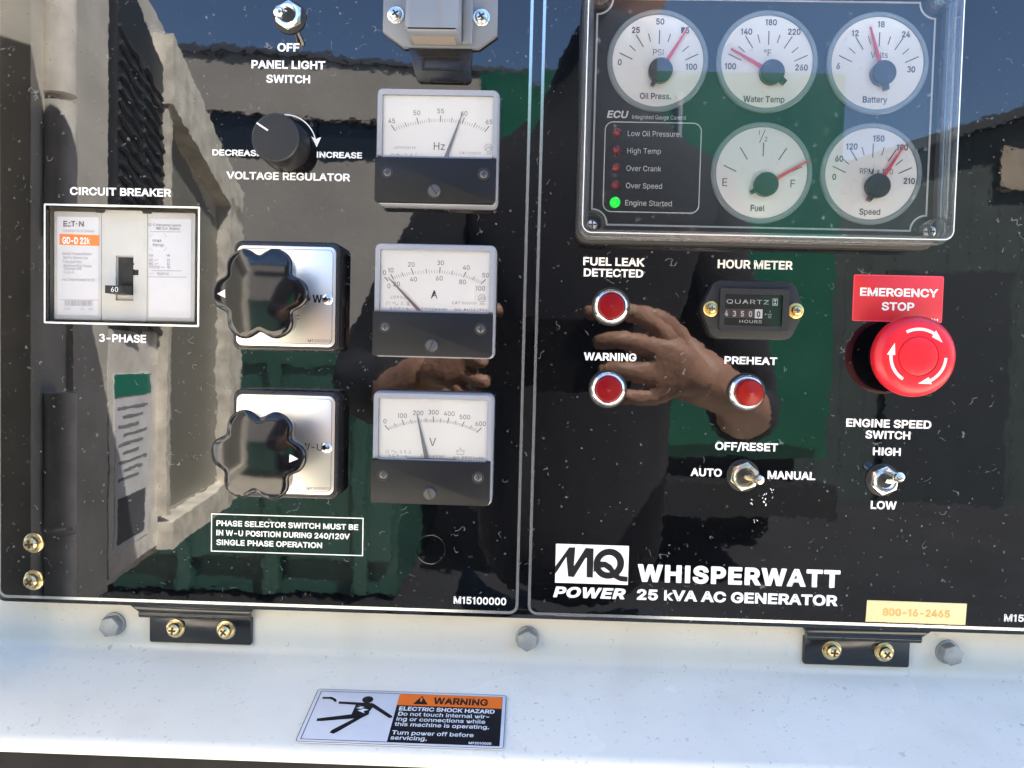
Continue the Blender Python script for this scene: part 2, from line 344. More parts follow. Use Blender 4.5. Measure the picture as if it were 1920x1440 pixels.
# ------------------------------------------------------------------ lettering: outlines of the letter shapes (advance | loops of x,y in thousandths)
GLYPHS = {
'B': {
'A':'480|103,-26 253,411 280,504 197,504 263,294 377,-26 500,-26 294,535 183,535 -21,-26|396,116 396,225 84,225 84,116',
'B':'456|277,-25 332,-15 356,-6 395,20 423,54 439,93 444,136 439,179 425,216 404,245 363,276 332,286 341,285 341,248 382,273 402,295 416,323 423,356 423,395 413,436 392,473 360,502 341,514 295,530 242,535 34,535 34,-26|151,205 262,204 293,195 309,184 324,163 329,146 328,126 320,107 303,93 269,84 151,83|151,426 239,426 275,421 295,410 306,393 310,372 305,347 297,334 268,316 237,311 151,311',
'C':'510|309,-30 368,-13 403,6 434,31 471,77 488,115 505,186 388,186 377,146 356,114 326,92 288,80 248,80 214,90 183,109 170,122 149,156 140,176 131,225 129,254 134,309 140,332 159,371 183,399 213,419 248,428 298,427 334,413 368,380 380,353 388,322 505,322 488,394 470,432 447,464 418,492 367,522 329,535 267,542 198,533 166,521 136,506 109,486 85,462 64,435 46,405 32,371 22,334 16,295 14,254 16,213 22,174 32,137 46,104 64,73 85,46 109,23 136,3 166,-13 198,-24 232,-31 267,-33',
'D':'502|259,-24 297,-18 331,-7 363,8 392,27 417,50 439,77 457,107 470,140 480,176 486,214 488,255 486,296 480,334 470,370 457,403 439,433 418,459 394,482 365,501 334,516 300,526 264,533 226,535 67,535 67,426 220,426 269,420 306,406 322,395 346,367 363,330 372,283 372,228 369,203 355,160 346,142 321,114 305,103 266,88 242,84 70,83 70,-26|34,535 34,-26 151,-26 151,535',
'E':'419|401,-26 401,83 151,83 151,203 381,203 381,312 151,312 151,426 398,426 398,535 34,535 34,-26',
'F':'410|151,-26 151,195 372,195 372,304 151,304 151,426 395,426 395,535 34,535 34,-26',
'G':'520|332,-26 361,-17 389,-4 414,12 437,31 457,53 487,105 496,135 502,167 504,282 257,282 257,173 499,193 390,233 388,183 380,150 365,123 345,102 318,87 287,80 249,80 214,90 183,109 170,122 149,156 140,177 134,200 129,254 134,309 140,332 159,371 170,387 197,410 229,425 266,430 307,424 333,412 360,387 379,351 390,323 507,323 489,393 471,430 448,462 420,490 368,521 329,534 287,541 265,542 196,533 135,506 108,486 84,462 63,435 46,405 32,371 22,334 16,295 14,254 16,213 22,174 32,138 46,104 63,74 84,46 108,23 136,3 166,-13 198,-24 232,-31 269,-33',
'H':'517|151,-26 151,206 366,206 366,-26 483,-26 483,535 366,535 366,315 151,315 151,535 34,535 34,-26',
'I':'205|161,-26 161,535 44,535 44,-26',
'J':'396|221,-30 255,-21 285,-7 312,14 334,40 350,71 359,107 362,144 362,535 246,535 246,146 241,113 236,101 221,85 199,77 171,77 149,85 140,92 128,113 124,146 124,199 7,199 7,144 10,107 19,71 35,40 57,14 85,-7 115,-21 149,-30 185,-33',
'K':'467|238,249 241,249 508,535 352,535 78,225 80,85|151,-26 151,535 34,535 34,-26|499,-26 229,352 155,260 359,-26',
'L':'393|387,-26 387,83 151,83 151,535 34,535 34,-26',
'M':'628|148,-26 144,483 75,483 146,281 268,-26 359,-26 507,354 548,483 481,483 478,291 478,-26 594,-26 594,535 458,535 305,129 272,23 356,23 301,196 169,535 34,535 34,-26',
'N':'523|151,-26 148,385 144,484 66,472 180,276 373,-26 489,-26 489,535 373,535 376,79 382,24 452,35 365,197 151,535 34,535 34,-26',
'O':'533|302,-31 336,-24 368,-13 397,3 425,23 449,46 469,73 487,104 501,137 511,174 517,213 519,254 517,295 511,334 501,371 487,405 469,435 449,462 425,486 397,506 368,521 336,533 267,542 198,533 166,521 137,506 109,486 85,462 64,435 47,405 32,371 22,335 16,296 14,254 16,213 22,174 32,137 64,73 85,46 109,23 137,3 166,-13 198,-24 232,-31 267,-33|230,84 198,98 171,122 159,137 140,176 134,199 129,254 134,309 140,332 159,371 184,400 198,411 230,425 267,430 286,429 320,419 336,411 363,387 375,372 393,333 403,283 403,225 393,176 375,137 350,109 336,98 303,84 286,80 267,79',
'P':'445|151,-26 151,160 266,161 321,173 345,184 366,198 384,214 413,253 429,298 435,348 429,397 413,442 384,481 366,497 321,521 295,529 236,535 34,535 34,-26|151,426 249,425 285,416 305,398 316,371 318,336 310,305 293,284 263,271 232,268 151,268',
'Q':'533|388,-74 520,-74 326,185 193,185|302,-31 336,-24 368,-13 397,3 425,23 449,46 469,73 487,104 501,137 511,174 517,213 519,254 517,295 511,334 501,371 487,405 469,435 449,462 425,486 397,506 368,521 336,533 267,542 198,533 166,521 137,506 109,486 85,462 64,435 47,405 32,371 22,335 16,296 14,254 16,213 22,174 32,137 64,73 85,46 109,23 137,3 166,-13 198,-24 232,-31 267,-33|230,84 198,98 171,122 159,137 140,176 134,199 129,254 134,309 140,332 159,371 184,400 198,411 230,425 267,430 286,429 320,419 336,411 363,387 375,372 393,333 403,283 403,225 393,176 375,137 350,109 336,98 303,84 286,80 267,79',
'R':'449|151,-26 151,172 266,173 295,177 321,184 366,206 384,221 400,239 423,280 434,327 434,377 423,424 401,466 366,499 345,512 321,522 295,529 236,535 34,535 34,-26|472,-26 318,255 187,255 337,-26|151,426 250,425 286,416 306,400 317,375 319,340 311,313 295,295 265,284 233,281 151,281',
'S':'447|283,-30 310,-23 357,-1 394,30 420,70 433,115 433,158 425,194 398,237 348,275 271,304 171,336 146,356 141,376 146,397 161,414 188,428 225,432 260,428 287,416 304,399 309,388 316,352 430,352 424,402 419,424 398,464 367,497 327,521 280,537 227,542 175,537 127,522 86,497 54,463 41,443 28,397 26,372 28,343 36,316 50,292 68,270 90,252 116,237 176,214 285,181 315,158 319,147 317,122 303,101 276,84 224,75 175,83 143,104 132,128 127,163 9,163 15,111 21,87 30,65 42,45 57,27 95,-3 117,-15 141,-24 195,-34 224,-35',
'T':'449|167,426 167,-26 283,-26 283,426 443,426 443,535 6,535 6,426',
'U':'517|291,-33 321,-28 376,-8 400,7 421,24 439,44 455,67 467,91 476,117 483,172 483,535 367,535 366,163 354,126 339,106 306,85 276,78 241,78 212,85 188,98 170,115 154,150 150,179 150,535 34,535 34,172 41,117 62,66 78,44 97,24 118,7 142,-8 197,-28 227,-33',
'V':'480|296,-26 500,535 376,535 227,98 200,5 283,5 217,215 103,535 -21,535 186,-26',
'W':'712|140,-26 265,-26 356,335 447,-26 572,-26 706,535 586,535 509,150 412,535 300,535 203,150 126,535 6,535',
'X':'474|105,-26 248,183 288,257 188,257 271,115 368,-26 505,-26 240,349 239,177 496,535 360,535 215,314 189,266 286,266 199,415 118,535 -20,535 236,174 237,346 -32,-26',
'Y':'472|294,-26 294,201 502,535 366,535 221,291 186,204 288,204 231,331 106,535 -30,535 177,201 177,-26',
'Z':'438|425,-26 425,83 54,79 88,-21 190,114 423,454 423,535 14,535 14,426 384,430 350,530 252,400 16,54 16,-26',
'a':'389|207,-16 253,8 280,39 264,39 264,-13 350,-13 349,273 341,310 316,352 293,371 255,389 194,397 145,392 98,375 70,356 46,330 23,283 107,258 127,292 163,314 196,318 234,310 247,302 261,276 259,246 96,216 49,189 32,168 21,141 17,108 22,70 37,37 73,1 123,-18 160,-22|134,64 116,75 105,97 107,120 113,131 157,152 263,169 281,177 263,161 260,118 246,91 222,70 199,61 170,58',
'b':'424|254,-20 278,-15 320,5 356,37 382,79 398,130 403,189 398,247 382,298 370,320 339,357 299,383 254,396 211,397 179,390 144,370 111,332 127,332 127,522 40,522 40,-13 125,-13 125,46 111,45 135,14 166,-8 195,-18 230,-21|192,64 169,75 151,94 137,120 126,170 126,209 137,258 143,272 159,293 180,308 205,316 235,316 261,308 282,292 298,270 309,241 315,189 309,137 290,95 272,76 249,64 220,60',
'c':'396|251,-17 302,3 344,38 366,72 380,112 295,133 273,85 239,64 207,59 177,64 153,76 134,96 116,137 109,187 112,222 127,268 143,291 164,307 191,316 224,316 257,304 280,282 294,246 378,268 358,318 333,350 301,374 264,390 222,397 181,396 155,391 132,383 110,371 72,339 44,297 27,246 21,187 27,130 44,79 72,37 110,5 155,-15 181,-20 207,-21',
'd':'424|230,-18 258,-8 289,14 314,46 300,46 300,-13 385,-13 385,522 298,522 298,332 314,332 281,370 246,390 214,397 171,396 147,391 125,383 86,357 69,340 43,298 33,274 22,219 22,159 26,130 43,79 69,37 104,5 147,-15 170,-20 195,-21|176,64 153,76 134,95 121,121 112,153 109,189 112,225 127,270 152,301 175,313 205,317 233,313 256,302 274,283 292,243 299,189 296,152 281,106 265,84 233,64 205,60',
'e':'404|252,-18 287,-8 332,19 355,43 372,71 382,100 298,121 286,94 264,72 241,62 212,59 170,67 147,80 129,100 116,126 109,178 112,239 127,275 144,295 165,309 190,316 233,314 255,303 273,286 286,264 296,219 298,179 369,230 62,234 62,156 384,156 383,220 376,266 352,322 315,362 286,380 238,395 179,396 153,391 108,370 88,355 71,338 56,318 34,271 23,216 21,187 27,130 34,103 44,79 72,37 110,5 157,-15 184,-20 212,-21',
'f':'254|-7,392 -7,314 241,314 241,392|155,-13 155,430 160,446 175,458 221,457 236,452 259,529 198,543 158,540 130,531 105,515 85,493 77,480 69,449 68,-13',
'g':'425|253,-160 295,-148 315,-139 348,-113 361,-97 372,-78 380,-57 385,-9 385,392 300,392 300,332 315,332 281,371 246,390 214,397 171,396 126,383 86,357 55,321 33,275 22,221 22,161 34,108 43,84 70,45 106,15 126,5 171,-7 213,-8 258,4 289,25 313,55 298,55 297,-25 292,-42 285,-54 274,-65 245,-79 227,-83 193,-84 169,-80 131,-57 105,-23 33,-64 54,-99 74,-120 114,-146 166,-161 207,-164|176,76 143,94 127,115 112,157 109,193 112,227 127,271 143,292 164,308 190,316 220,316 245,308 266,293 282,272 293,244 299,211 299,174 293,140 282,114 266,94 246,80 220,73 205,72',
'h':'410|133,266 150,294 167,306 187,314 227,315 241,311 263,295 272,284 282,254 283,-13 370,-13 369,265 360,308 342,343 331,358 301,380 285,388 248,396 205,396 163,384 145,373 127,358 113,340 100,317 83,274 127,274 127,522 40,522 40,-13 127,-13 127,226',
'i':'167|127,-13 127,392 40,392 40,-13|114,438 130,453 138,472 138,494 130,513 114,528 95,536 73,536 53,528 32,504 28,483 32,462 53,438 73,431 84,430',
'j':'167|39,-41 34,-58 26,-68 2,-74 -23,-74 -23,-156 23,-155 71,-141 96,-122 113,-96 124,-65 127,-30 127,392 40,392|114,438 130,453 138,472 138,494 130,513 114,528 94,536 73,536 53,528 37,513 29,494 29,472 37,453 53,438 73,431 83,430',
'k':'381|182,186 189,186 390,392 279,392 115,225 97,225 97,107|127,-13 127,522 40,522 40,-13|399,-13 192,248 130,187 288,-13',
'l':'189|196,-7 180,70 139,65 131,69 127,99 127,522 40,522 41,63 53,26 64,11 79,-1 97,-9 117,-14 139,-15',
'm':'610|127,-13 127,251 137,283 156,304 190,317 213,316 235,308 252,293 260,273 261,-13 348,-13 350,267 361,291 373,304 398,315 431,316 454,309 472,295 478,284 483,253 483,-13 570,-13 569,278 560,318 542,350 518,374 488,390 454,398 405,396 375,387 349,372 327,352 310,327 295,282 338,282 328,318 310,355 280,383 262,392 219,399 179,393 154,382 132,365 106,329 90,282 125,282 125,392 40,392 40,-13',
'n':'410|133,266 150,294 167,306 187,314 227,315 241,311 263,295 272,284 282,254 283,-13 370,-13 369,265 360,308 342,343 317,370 285,388 248,396 205,396 163,384 145,373 127,358 113,340 100,317 83,274 125,274 125,392 40,392 40,-13 127,-13 127,226',
'o':'415|234,-20 260,-15 305,5 343,37 371,79 388,130 393,158 393,217 381,272 371,297 343,339 305,371 283,383 260,391 234,396 181,396 155,391 132,383 110,371 72,339 44,297 27,246 21,187 27,130 44,79 72,37 110,5 155,-15 181,-20|177,64 153,76 134,96 116,137 109,187 112,222 127,268 143,291 164,307 191,316 224,316 251,307 272,291 289,267 300,238 306,187 300,137 289,108 272,85 251,69 224,61 207,59',
'p':'424|127,-156 127,46 111,45 145,6 180,-14 230,-21 254,-20 278,-15 320,5 356,37 382,79 398,130 403,189 398,247 382,298 370,320 339,357 299,383 254,396 211,397 179,390 144,370 111,332 125,332 125,392 40,392 40,-156|192,64 169,75 151,94 137,120 126,170 126,209 137,258 143,272 159,293 180,308 205,316 235,316 261,308 282,292 298,270 309,241 315,189 309,137 290,95 272,76 249,64 220,60',
'q':'424|385,392 300,392 300,332 314,332 281,370 246,390 214,397 171,396 147,391 125,383 86,357 69,340 43,298 33,274 22,219 22,159 26,130 43,79 69,37 104,5 147,-15 170,-20 230,-18 258,-8 289,14 314,46 298,46 298,-156 385,-156|176,64 153,76 134,95 121,121 112,153 109,189 112,225 127,270 152,301 175,313 205,317 233,313 256,302 274,283 292,243 299,189 296,152 281,106 265,84 233,64 205,60',
'r':'259|127,-13 127,248 137,277 149,292 175,307 239,310 256,306 256,396 195,397 161,387 131,367 110,341 107,334 125,334 125,392 40,392 40,-13',
's':'365|226,-17 265,-5 298,14 323,39 339,71 343,88 342,128 337,147 328,165 316,180 300,194 258,215 161,239 132,253 122,270 126,293 138,306 160,316 187,320 216,316 234,306 252,282 260,262 341,280 318,335 299,359 274,377 243,390 207,397 166,397 128,389 93,374 66,352 54,339 39,309 34,274 36,252 41,233 50,215 63,199 79,185 98,174 146,157 231,135 249,121 255,103 251,87 237,73 213,62 181,58 141,66 123,78 116,86 103,122 20,104 27,74 42,43 64,17 92,-2 143,-18 182,-21',
't':'227|-7,392 -7,314 217,314 217,392|52,92 59,47 69,28 83,12 100,-1 120,-10 143,-15 206,-14 228,-7 212,69 161,63 146,70 139,98 139,484 52,484',
'u':'410|205,-17 246,-5 265,6 282,21 297,39 309,62 326,105 285,105 285,-13 370,-13 370,392 283,392 282,138 277,113 252,79 223,66 200,63 169,69 146,84 138,95 128,125 127,392 40,392 41,115 44,92 58,53 79,22 93,9 125,-8 162,-17',
'v':'389|235,-13 390,392 296,392 190,90 167,8 223,8 184,142 93,392 -1,392 154,-13',
'w':'567|209,-13 289,277 307,351 260,351 306,168 359,-13 439,-13 562,392 470,392 384,69 375,28 418,28 374,217 326,392 242,392 157,69 149,28 191,28 146,217 97,392 5,392 128,-13',
'x':'379|98,-13 228,195 149,195 220,78 280,-13 383,-13 199,245 199,138 376,392 275,392 152,193 231,193 107,392 4,392 181,140 181,249 -4,-13',
'y':'389|76,-158 119,-156 145,-148 177,-125 203,-92 216,-63 390,392 296,392 185,74 166,8 223,8 184,142 93,392 -1,392 149,-2 130,-52 107,-75 74,-75 52,-71 32,-147',
'z':'380|352,-13 352,69 139,69 139,56 346,326 346,392 35,392 35,310 241,310 241,324 29,50 29,-13',
'0':'453|258,-31 287,-24 314,-13 339,3 361,23 380,47 396,74 409,105 419,138 426,174 431,254 430,296 426,334 419,370 409,404 396,434 380,461 361,485 339,505 314,521 287,533 258,539 227,542 166,533 139,521 114,505 93,485 74,461 58,434 45,404 27,334 23,296 23,213 27,174 34,138 44,105 57,74 73,47 92,23 114,3 139,-13 166,-24 196,-31 227,-33|201,80 181,93 171,103 155,132 143,173 136,224 136,284 148,357 171,406 191,424 213,432 240,432 262,424 282,406 299,376 311,336 318,254 315,197 299,132 282,103 263,85 240,77 227,76',
'1':'330|247,-26 247,535 150,535 105,470 40,455 40,372 130,372 130,-26',
'2':'453|415,-26 415,83 179,83 179,50 326,205 380,276 400,324 407,373 406,396 394,439 370,477 338,507 318,520 274,536 225,542 176,536 131,519 111,507 77,475 64,456 45,411 41,387 38,336 152,336 155,384 166,408 185,425 212,433 253,429 275,417 286,405 294,381 290,345 270,309 215,247 38,58 38,-26',
'3':'420|119,389 128,406 143,420 163,430 185,436 209,437 232,432 253,423 269,409 280,393 284,375 282,356 273,339 258,325 239,314 216,308 193,307 184,203 237,206 287,222 330,249 363,287 383,332 388,379 378,426 354,469 318,504 272,528 220,540 167,538 117,524 73,497 39,460 18,416|191,243 220,241 246,233 269,219 287,200 297,178 300,154 295,130 282,108 263,91 238,79 211,73 183,73 156,81 132,94 115,113 103,135 3,109 26,59 62,18 110,-12 165,-29 222,-31 278,-18 328,10 367,49 393,97 404,149 398,203 377,252 341,295 294,326 240,343 182,346',
'4':'453|439,79 439,189 135,189 135,159 356,535 232,535 14,166 14,79|369,-26 369,344 256,344 256,-26',
'5':'453|274,-27 299,-19 343,7 378,42 392,63 411,110 417,163 414,203 403,241 376,289 351,316 321,337 268,356 230,360 183,354 127,327 163,327 174,426 392,426 392,535 73,535 39,230 136,219 166,240 218,251 241,248 270,234 291,209 301,175 299,137 285,107 263,87 233,77 211,76 177,88 159,104 149,125 145,156 31,156 36,107 50,65 61,45 91,13 128,-12 173,-28 221,-33',
'6':'453|277,-27 301,-19 343,5 377,39 401,82 409,106 415,157 414,183 402,231 380,272 348,305 307,327 284,335 222,340 186,331 165,321 127,282 102,235 165,235 372,535 239,535 96,325 66,272 48,227 37,162 43,109 62,62 75,41 91,22 129,-8 151,-19 175,-27 226,-33|196,80 173,97 157,123 151,158 157,192 172,217 196,234 215,239 248,237 273,224 286,210 296,192 301,170 299,134 286,105 273,90 247,77 226,75',
'7':'453|181,-26 417,442 417,535 36,535 36,426 297,426 297,454 55,-26',
'8':'453|280,-28 328,-12 349,-1 385,29 400,47 412,67 425,111 426,154 418,190 402,222 380,250 338,280 326,285 326,248 348,260 366,275 381,293 393,313 401,334 408,380 402,424 394,445 370,481 355,497 318,521 274,537 226,542 178,537 134,521 97,497 69,464 58,445 50,424 44,380 51,334 71,293 86,275 104,260 127,248 127,285 99,272 72,250 50,222 35,190 27,154 27,111 32,89 41,67 67,29 103,-1 148,-21 199,-32 226,-33|188,80 162,94 147,113 141,139 147,166 157,182 191,204 213,209 251,207 280,194 295,182 308,158 311,139 305,113 290,94 264,80 226,75|197,320 176,332 163,351 159,385 163,400 176,418 206,432 247,432 276,418 289,400 293,366 285,344 262,323 237,316',
'9':'453|175,535 152,528 109,503 91,488 75,470 51,427 39,378 37,352 43,301 60,256 88,219 124,191 168,174 230,169 277,182 313,210 326,227 351,274 288,274 81,-26 214,-26 373,211 397,260 410,304 415,347 409,399 391,447 362,486 344,503 301,528 252,540 226,542|247,432 280,412 296,385 301,363 299,327 280,291 257,275 226,269 196,275 167,299 157,317 151,352 157,386 173,412 205,432 226,434',
'/':'249|158,559 -20,-102 91,-102 269,559',
'-':'453|88,270 88,162 363,162 363,270',
'.':'188|123,-25 146,-10 162,14 167,41 162,69 146,92 123,108 95,113 68,108 45,92 29,69 23,41 29,13 45,-10 68,-25 95,-31',
',':'188|104,-145 171,97 45,97 7,-145',
'!':'196|153,134 158,535 37,535 42,134|126,-25 138,-19 158,1 168,27 170,41 164,68 158,81 138,101 112,111 84,111 58,101 38,81 27,55 27,27 38,1 58,-19 84,-29 98,-31',
'°':'316|195,262 229,276 258,298 280,327 294,361 299,397 294,435 280,469 258,497 229,520 195,534 158,539 121,534 87,520 59,497 36,469 22,435 17,397 22,360 36,327 59,298 87,276 121,262 158,257|131,371 121,392 123,412 135,428 158,436 181,428 195,408 191,379 173,363 158,360',
},
'R': {
'A':'480|85,0 245,478 232,478 287,302 395,0 463,0 276,509 201,509 16,0|370,142 370,199 110,199 110,142',
'B':'456|275,1 301,4 344,18 377,39 390,52 408,83 417,117 417,155 409,189 394,216 374,237 351,252 327,261 315,262 315,267 347,280 373,301 387,320 395,344 398,374 394,410 381,442 359,469 329,491 310,499 266,508 60,509 60,0|125,231 264,230 293,224 327,203 348,173 355,149 354,120 349,105 330,80 315,70 296,63 272,58 125,57|125,452 240,452 283,446 299,439 313,429 323,417 334,388 335,359 329,337 308,309 277,291 238,285 125,285',
'C':'510|305,-4 357,11 402,38 428,62 457,107 473,160 408,160 401,136 375,96 348,74 304,57 267,53 245,54 203,66 166,89 137,123 116,168 109,194 103,254 109,314 125,364 150,403 166,419 203,443 223,450 267,456 315,449 348,435 375,413 401,373 408,348 473,348 456,402 438,433 415,460 373,490 323,509 267,516 235,514 205,508 177,498 150,484 126,466 104,445 86,421 70,393 57,362 48,329 42,293 40,254 42,215 48,179 57,146 70,115 104,63 126,42 150,25 177,11 205,1 235,-5 267,-7',
'D':'502|256,2 291,8 322,17 351,31 376,48 398,68 417,92 433,119 446,149 455,181 462,255 455,329 446,361 418,418 399,441 377,461 353,478 325,492 294,501 261,507 93,509 93,452 221,452 275,446 320,428 338,415 368,381 379,361 394,312 398,285 398,226 388,172 368,128 354,110 337,94 318,81 296,70 244,58 96,57 96,0|60,509 60,0 125,0 125,509',
'E':'419|375,0 375,57 125,57 125,229 355,229 355,286 125,286 125,452 372,452 372,509 60,509 60,0',
'F':'410|125,0 125,221 346,221 346,278 125,278 125,452 369,452 369,509 60,509 60,0',
'G':'520|326,0 377,19 399,33 419,50 436,69 451,91 463,115 471,141 478,200 478,256 283,256 283,199 434,199 415,202 414,180 404,141 386,107 360,81 328,63 290,54 246,54 203,66 184,76 151,105 125,145 109,194 103,254 109,314 125,364 150,404 183,432 202,443 243,454 304,452 347,434 380,403 404,361 408,349 474,349 465,384 429,445 389,480 358,497 304,513 265,516 233,514 203,508 175,498 149,484 125,466 103,445 85,421 69,393 47,329 42,293 40,254 42,215 47,179 69,116 85,88 104,64 125,43 149,25 176,11 205,1 236,-5 269,-7',
'H':'517|125,0 125,232 392,232 392,0 457,0 457,509 392,509 392,289 125,289 125,509 60,509 60,0',
'I':'190|127,0 127,509 62,509 62,0',
'J':'396|217,-4 246,3 271,15 294,33 313,55 326,81 334,111 336,145 336,509 272,509 272,145 266,104 248,74 220,56 204,51 166,51 149,56 134,64 122,74 111,88 99,123 98,173 33,173 36,111 44,81 57,55 75,33 98,15 124,3 153,-4 185,-7',
'K':'467|228,276 231,276 448,509 364,509 104,216 104,145|125,0 125,509 60,509 60,0|449,0 228,309 188,259 372,0',
'L':'393|361,0 361,57 125,57 125,509 60,509 60,0',
'M':'628|122,0 119,457 112,457 170,291 286,0 342,0 513,457 507,457 504,291 504,0 568,0 568,509 476,509 330,121 307,49 322,49 277,187 152,509 60,509 60,0',
'N':'523|125,0 122,384 119,454 108,452 202,290 387,0 463,0 463,509 399,509 403,68 405,54 414,55 343,183 136,509 60,509 60,0',
'O':'533|299,-5 329,1 357,11 384,25 408,42 429,63 448,88 464,115 477,146 486,179 491,215 493,254 491,293 486,329 477,362 464,393 448,421 429,445 408,466 384,484 357,498 329,508 299,514 267,516 235,514 205,508 177,498 150,484 126,466 105,445 86,421 70,393 57,362 48,329 42,293 40,254 42,215 48,179 57,146 70,115 86,88 105,63 126,42 150,25 177,11 205,1 235,-5 267,-7|245,54 203,66 184,76 151,105 137,123 125,144 109,194 103,254 109,314 125,364 151,404 184,433 223,450 267,456 310,450 349,433 367,420 383,404 408,365 418,341 429,286 429,223 425,194 418,168 396,123 383,105 367,89 330,66 289,54',
'P':'445|125,0 125,186 263,187 289,191 332,207 366,233 390,265 404,304 409,348 404,391 390,430 366,462 350,476 312,497 263,507 235,509 60,509 60,0|125,452 251,451 297,439 318,423 333,402 342,376 344,333 333,294 327,282 297,256 269,246 233,242 125,242',
'Q':'533|401,-48 468,-48 313,159 245,159|299,-5 329,1 357,11 384,25 408,42 429,63 448,88 464,115 477,146 486,179 491,215 493,254 491,293 486,329 477,362 464,393 448,421 429,445 408,466 384,484 357,498 329,508 299,514 267,516 235,514 205,508 177,498 150,484 126,466 105,445 86,421 70,393 57,362 48,329 42,293 40,254 42,215 48,179 57,146 70,115 86,88 105,63 126,42 150,25 177,11 205,1 235,-5 267,-7|245,54 203,66 184,76 151,105 137,123 125,144 109,194 103,254 109,314 125,364 151,404 184,433 223,450 267,456 310,450 349,433 367,420 383,404 408,365 418,341 429,286 429,223 425,194 418,168 396,123 383,105 367,89 330,66 289,54',
'R':'449|125,0 125,198 264,199 312,209 333,217 367,240 390,271 405,309 409,352 405,395 399,415 380,450 367,465 333,489 290,504 236,509 60,509 60,0|428,0 303,229 230,229 353,0|125,452 252,451 284,445 309,433 334,405 344,367 342,324 334,300 319,281 298,267 269,258 234,255 125,255',
'S':'447|278,-4 302,2 343,21 374,48 396,81 407,118 405,171 395,198 379,220 359,238 312,264 158,313 124,342 116,363 118,398 136,427 167,448 209,458 247,457 286,447 316,426 334,396 337,378 401,378 394,415 387,433 365,463 334,488 316,498 275,511 227,516 180,511 158,506 119,488 87,463 65,431 53,393 54,348 60,326 71,307 86,289 128,260 184,239 296,205 332,179 345,151 345,126 336,102 321,82 299,66 272,55 224,49 166,59 142,71 123,88 110,110 104,137 38,137 46,96 64,60 91,31 108,19 149,1 197,-8 224,-9',
'T':'449|193,452 193,0 257,0 257,452 417,452 417,509 32,509 32,452',
'U':'517|288,-7 340,5 363,15 403,43 419,60 433,80 451,124 456,148 457,509 393,509 392,160 384,128 368,99 345,77 315,61 279,53 239,53 203,61 173,77 160,87 133,128 125,160 124,509 60,509 60,173 66,124 74,101 98,60 114,43 154,15 177,5 230,-7',
'V':'480|278,0 463,509 395,509 235,31 248,31 192,206 84,509 16,509 204,0',
'W':'680|152,0 222,0 340,412 458,0 528,0 666,509 596,509 492,95 375,509 305,509 188,95 84,509 14,509',
'X':'474|91,0 235,213 244,231 230,231 292,129 382,0 456,0 259,287 259,239 446,509 374,509 232,292 243,292 178,400 104,509 29,509 217,236 217,284 18,0',
'Y':'472|268,0 268,208 455,509 381,509 237,265 224,230 250,230 192,344 91,509 16,509 203,208 203,0',
'Z':'438|399,0 399,57 90,54 97,33 169,129 397,462 397,509 40,509 40,452 348,454 341,476 273,385 42,46 42,0',
'a':'389|203,-3 236,12 269,45 272,52 277,52 277,0 337,0 336,272 329,306 315,333 296,353 275,367 227,382 179,384 118,370 79,346 57,322 41,291 100,274 124,307 159,326 196,331 230,326 256,311 271,288 276,255 270,238 244,228 125,211 89,199 67,187 50,171 38,150 31,123 31,90 40,58 57,32 80,12 110,-1 142,-8 160,-9|130,52 107,66 94,87 93,115 98,132 125,155 276,190 275,126 269,104 257,83 239,66 216,53 187,46 170,45',
'b':'424|252,-7 294,5 330,29 346,45 370,84 385,133 390,189 385,245 379,270 359,313 345,332 313,361 274,378 252,383 212,384 183,378 144,353 118,319 114,319 114,509 53,509 53,0 112,0 112,59 118,59 145,24 172,4 198,-5 229,-8|188,51 162,65 140,86 125,115 113,169 113,210 125,263 140,291 161,312 188,325 203,329 237,329 267,319 291,301 301,290 316,261 325,227 328,189 325,151 316,117 301,88 267,57 253,51 220,47',
'c':'396|261,-1 306,21 334,46 359,90 363,102 304,117 282,76 250,54 207,46 173,51 158,57 134,76 115,102 99,151 96,187 99,224 108,258 115,274 134,300 158,319 189,329 226,329 270,311 298,276 303,262 362,277 347,312 315,349 272,373 234,383 182,383 137,371 98,346 68,312 46,268 36,216 34,187 40,133 46,108 68,64 98,30 117,16 159,-2 182,-7 207,-8',
'd':'424|227,-5 263,10 307,59 313,59 313,0 372,0 372,509 311,509 311,319 306,319 280,353 253,373 213,384 173,383 131,371 112,361 79,332 55,293 39,245 34,189 39,133 55,84 79,45 94,29 130,5 172,-7 195,-8|172,51 145,66 124,88 115,101 103,133 96,189 99,227 108,261 124,290 145,311 172,325 187,329 221,329 251,320 275,302 293,278 305,247 312,189 309,150 293,100 274,75 250,57 221,48 205,47',
'e':'404|249,-5 283,4 311,19 335,39 353,63 365,91 306,105 292,80 263,56 212,46 179,50 151,61 128,80 110,106 97,157 97,226 103,256 116,282 135,304 159,321 189,329 222,329 250,321 263,314 283,294 298,269 307,237 310,202 338,221 75,221 75,169 371,169 368,242 350,299 331,329 294,361 251,379 221,384 180,383 135,370 97,346 67,311 55,290 39,242 34,187 35,159 46,108 68,64 98,30 117,16 161,-2 185,-7 212,-8',
'f':'254|6,379 6,327 228,327 228,379|142,0 142,431 154,460 171,470 227,468 243,521 187,530 148,524 124,513 104,496 89,474 82,447 81,0',
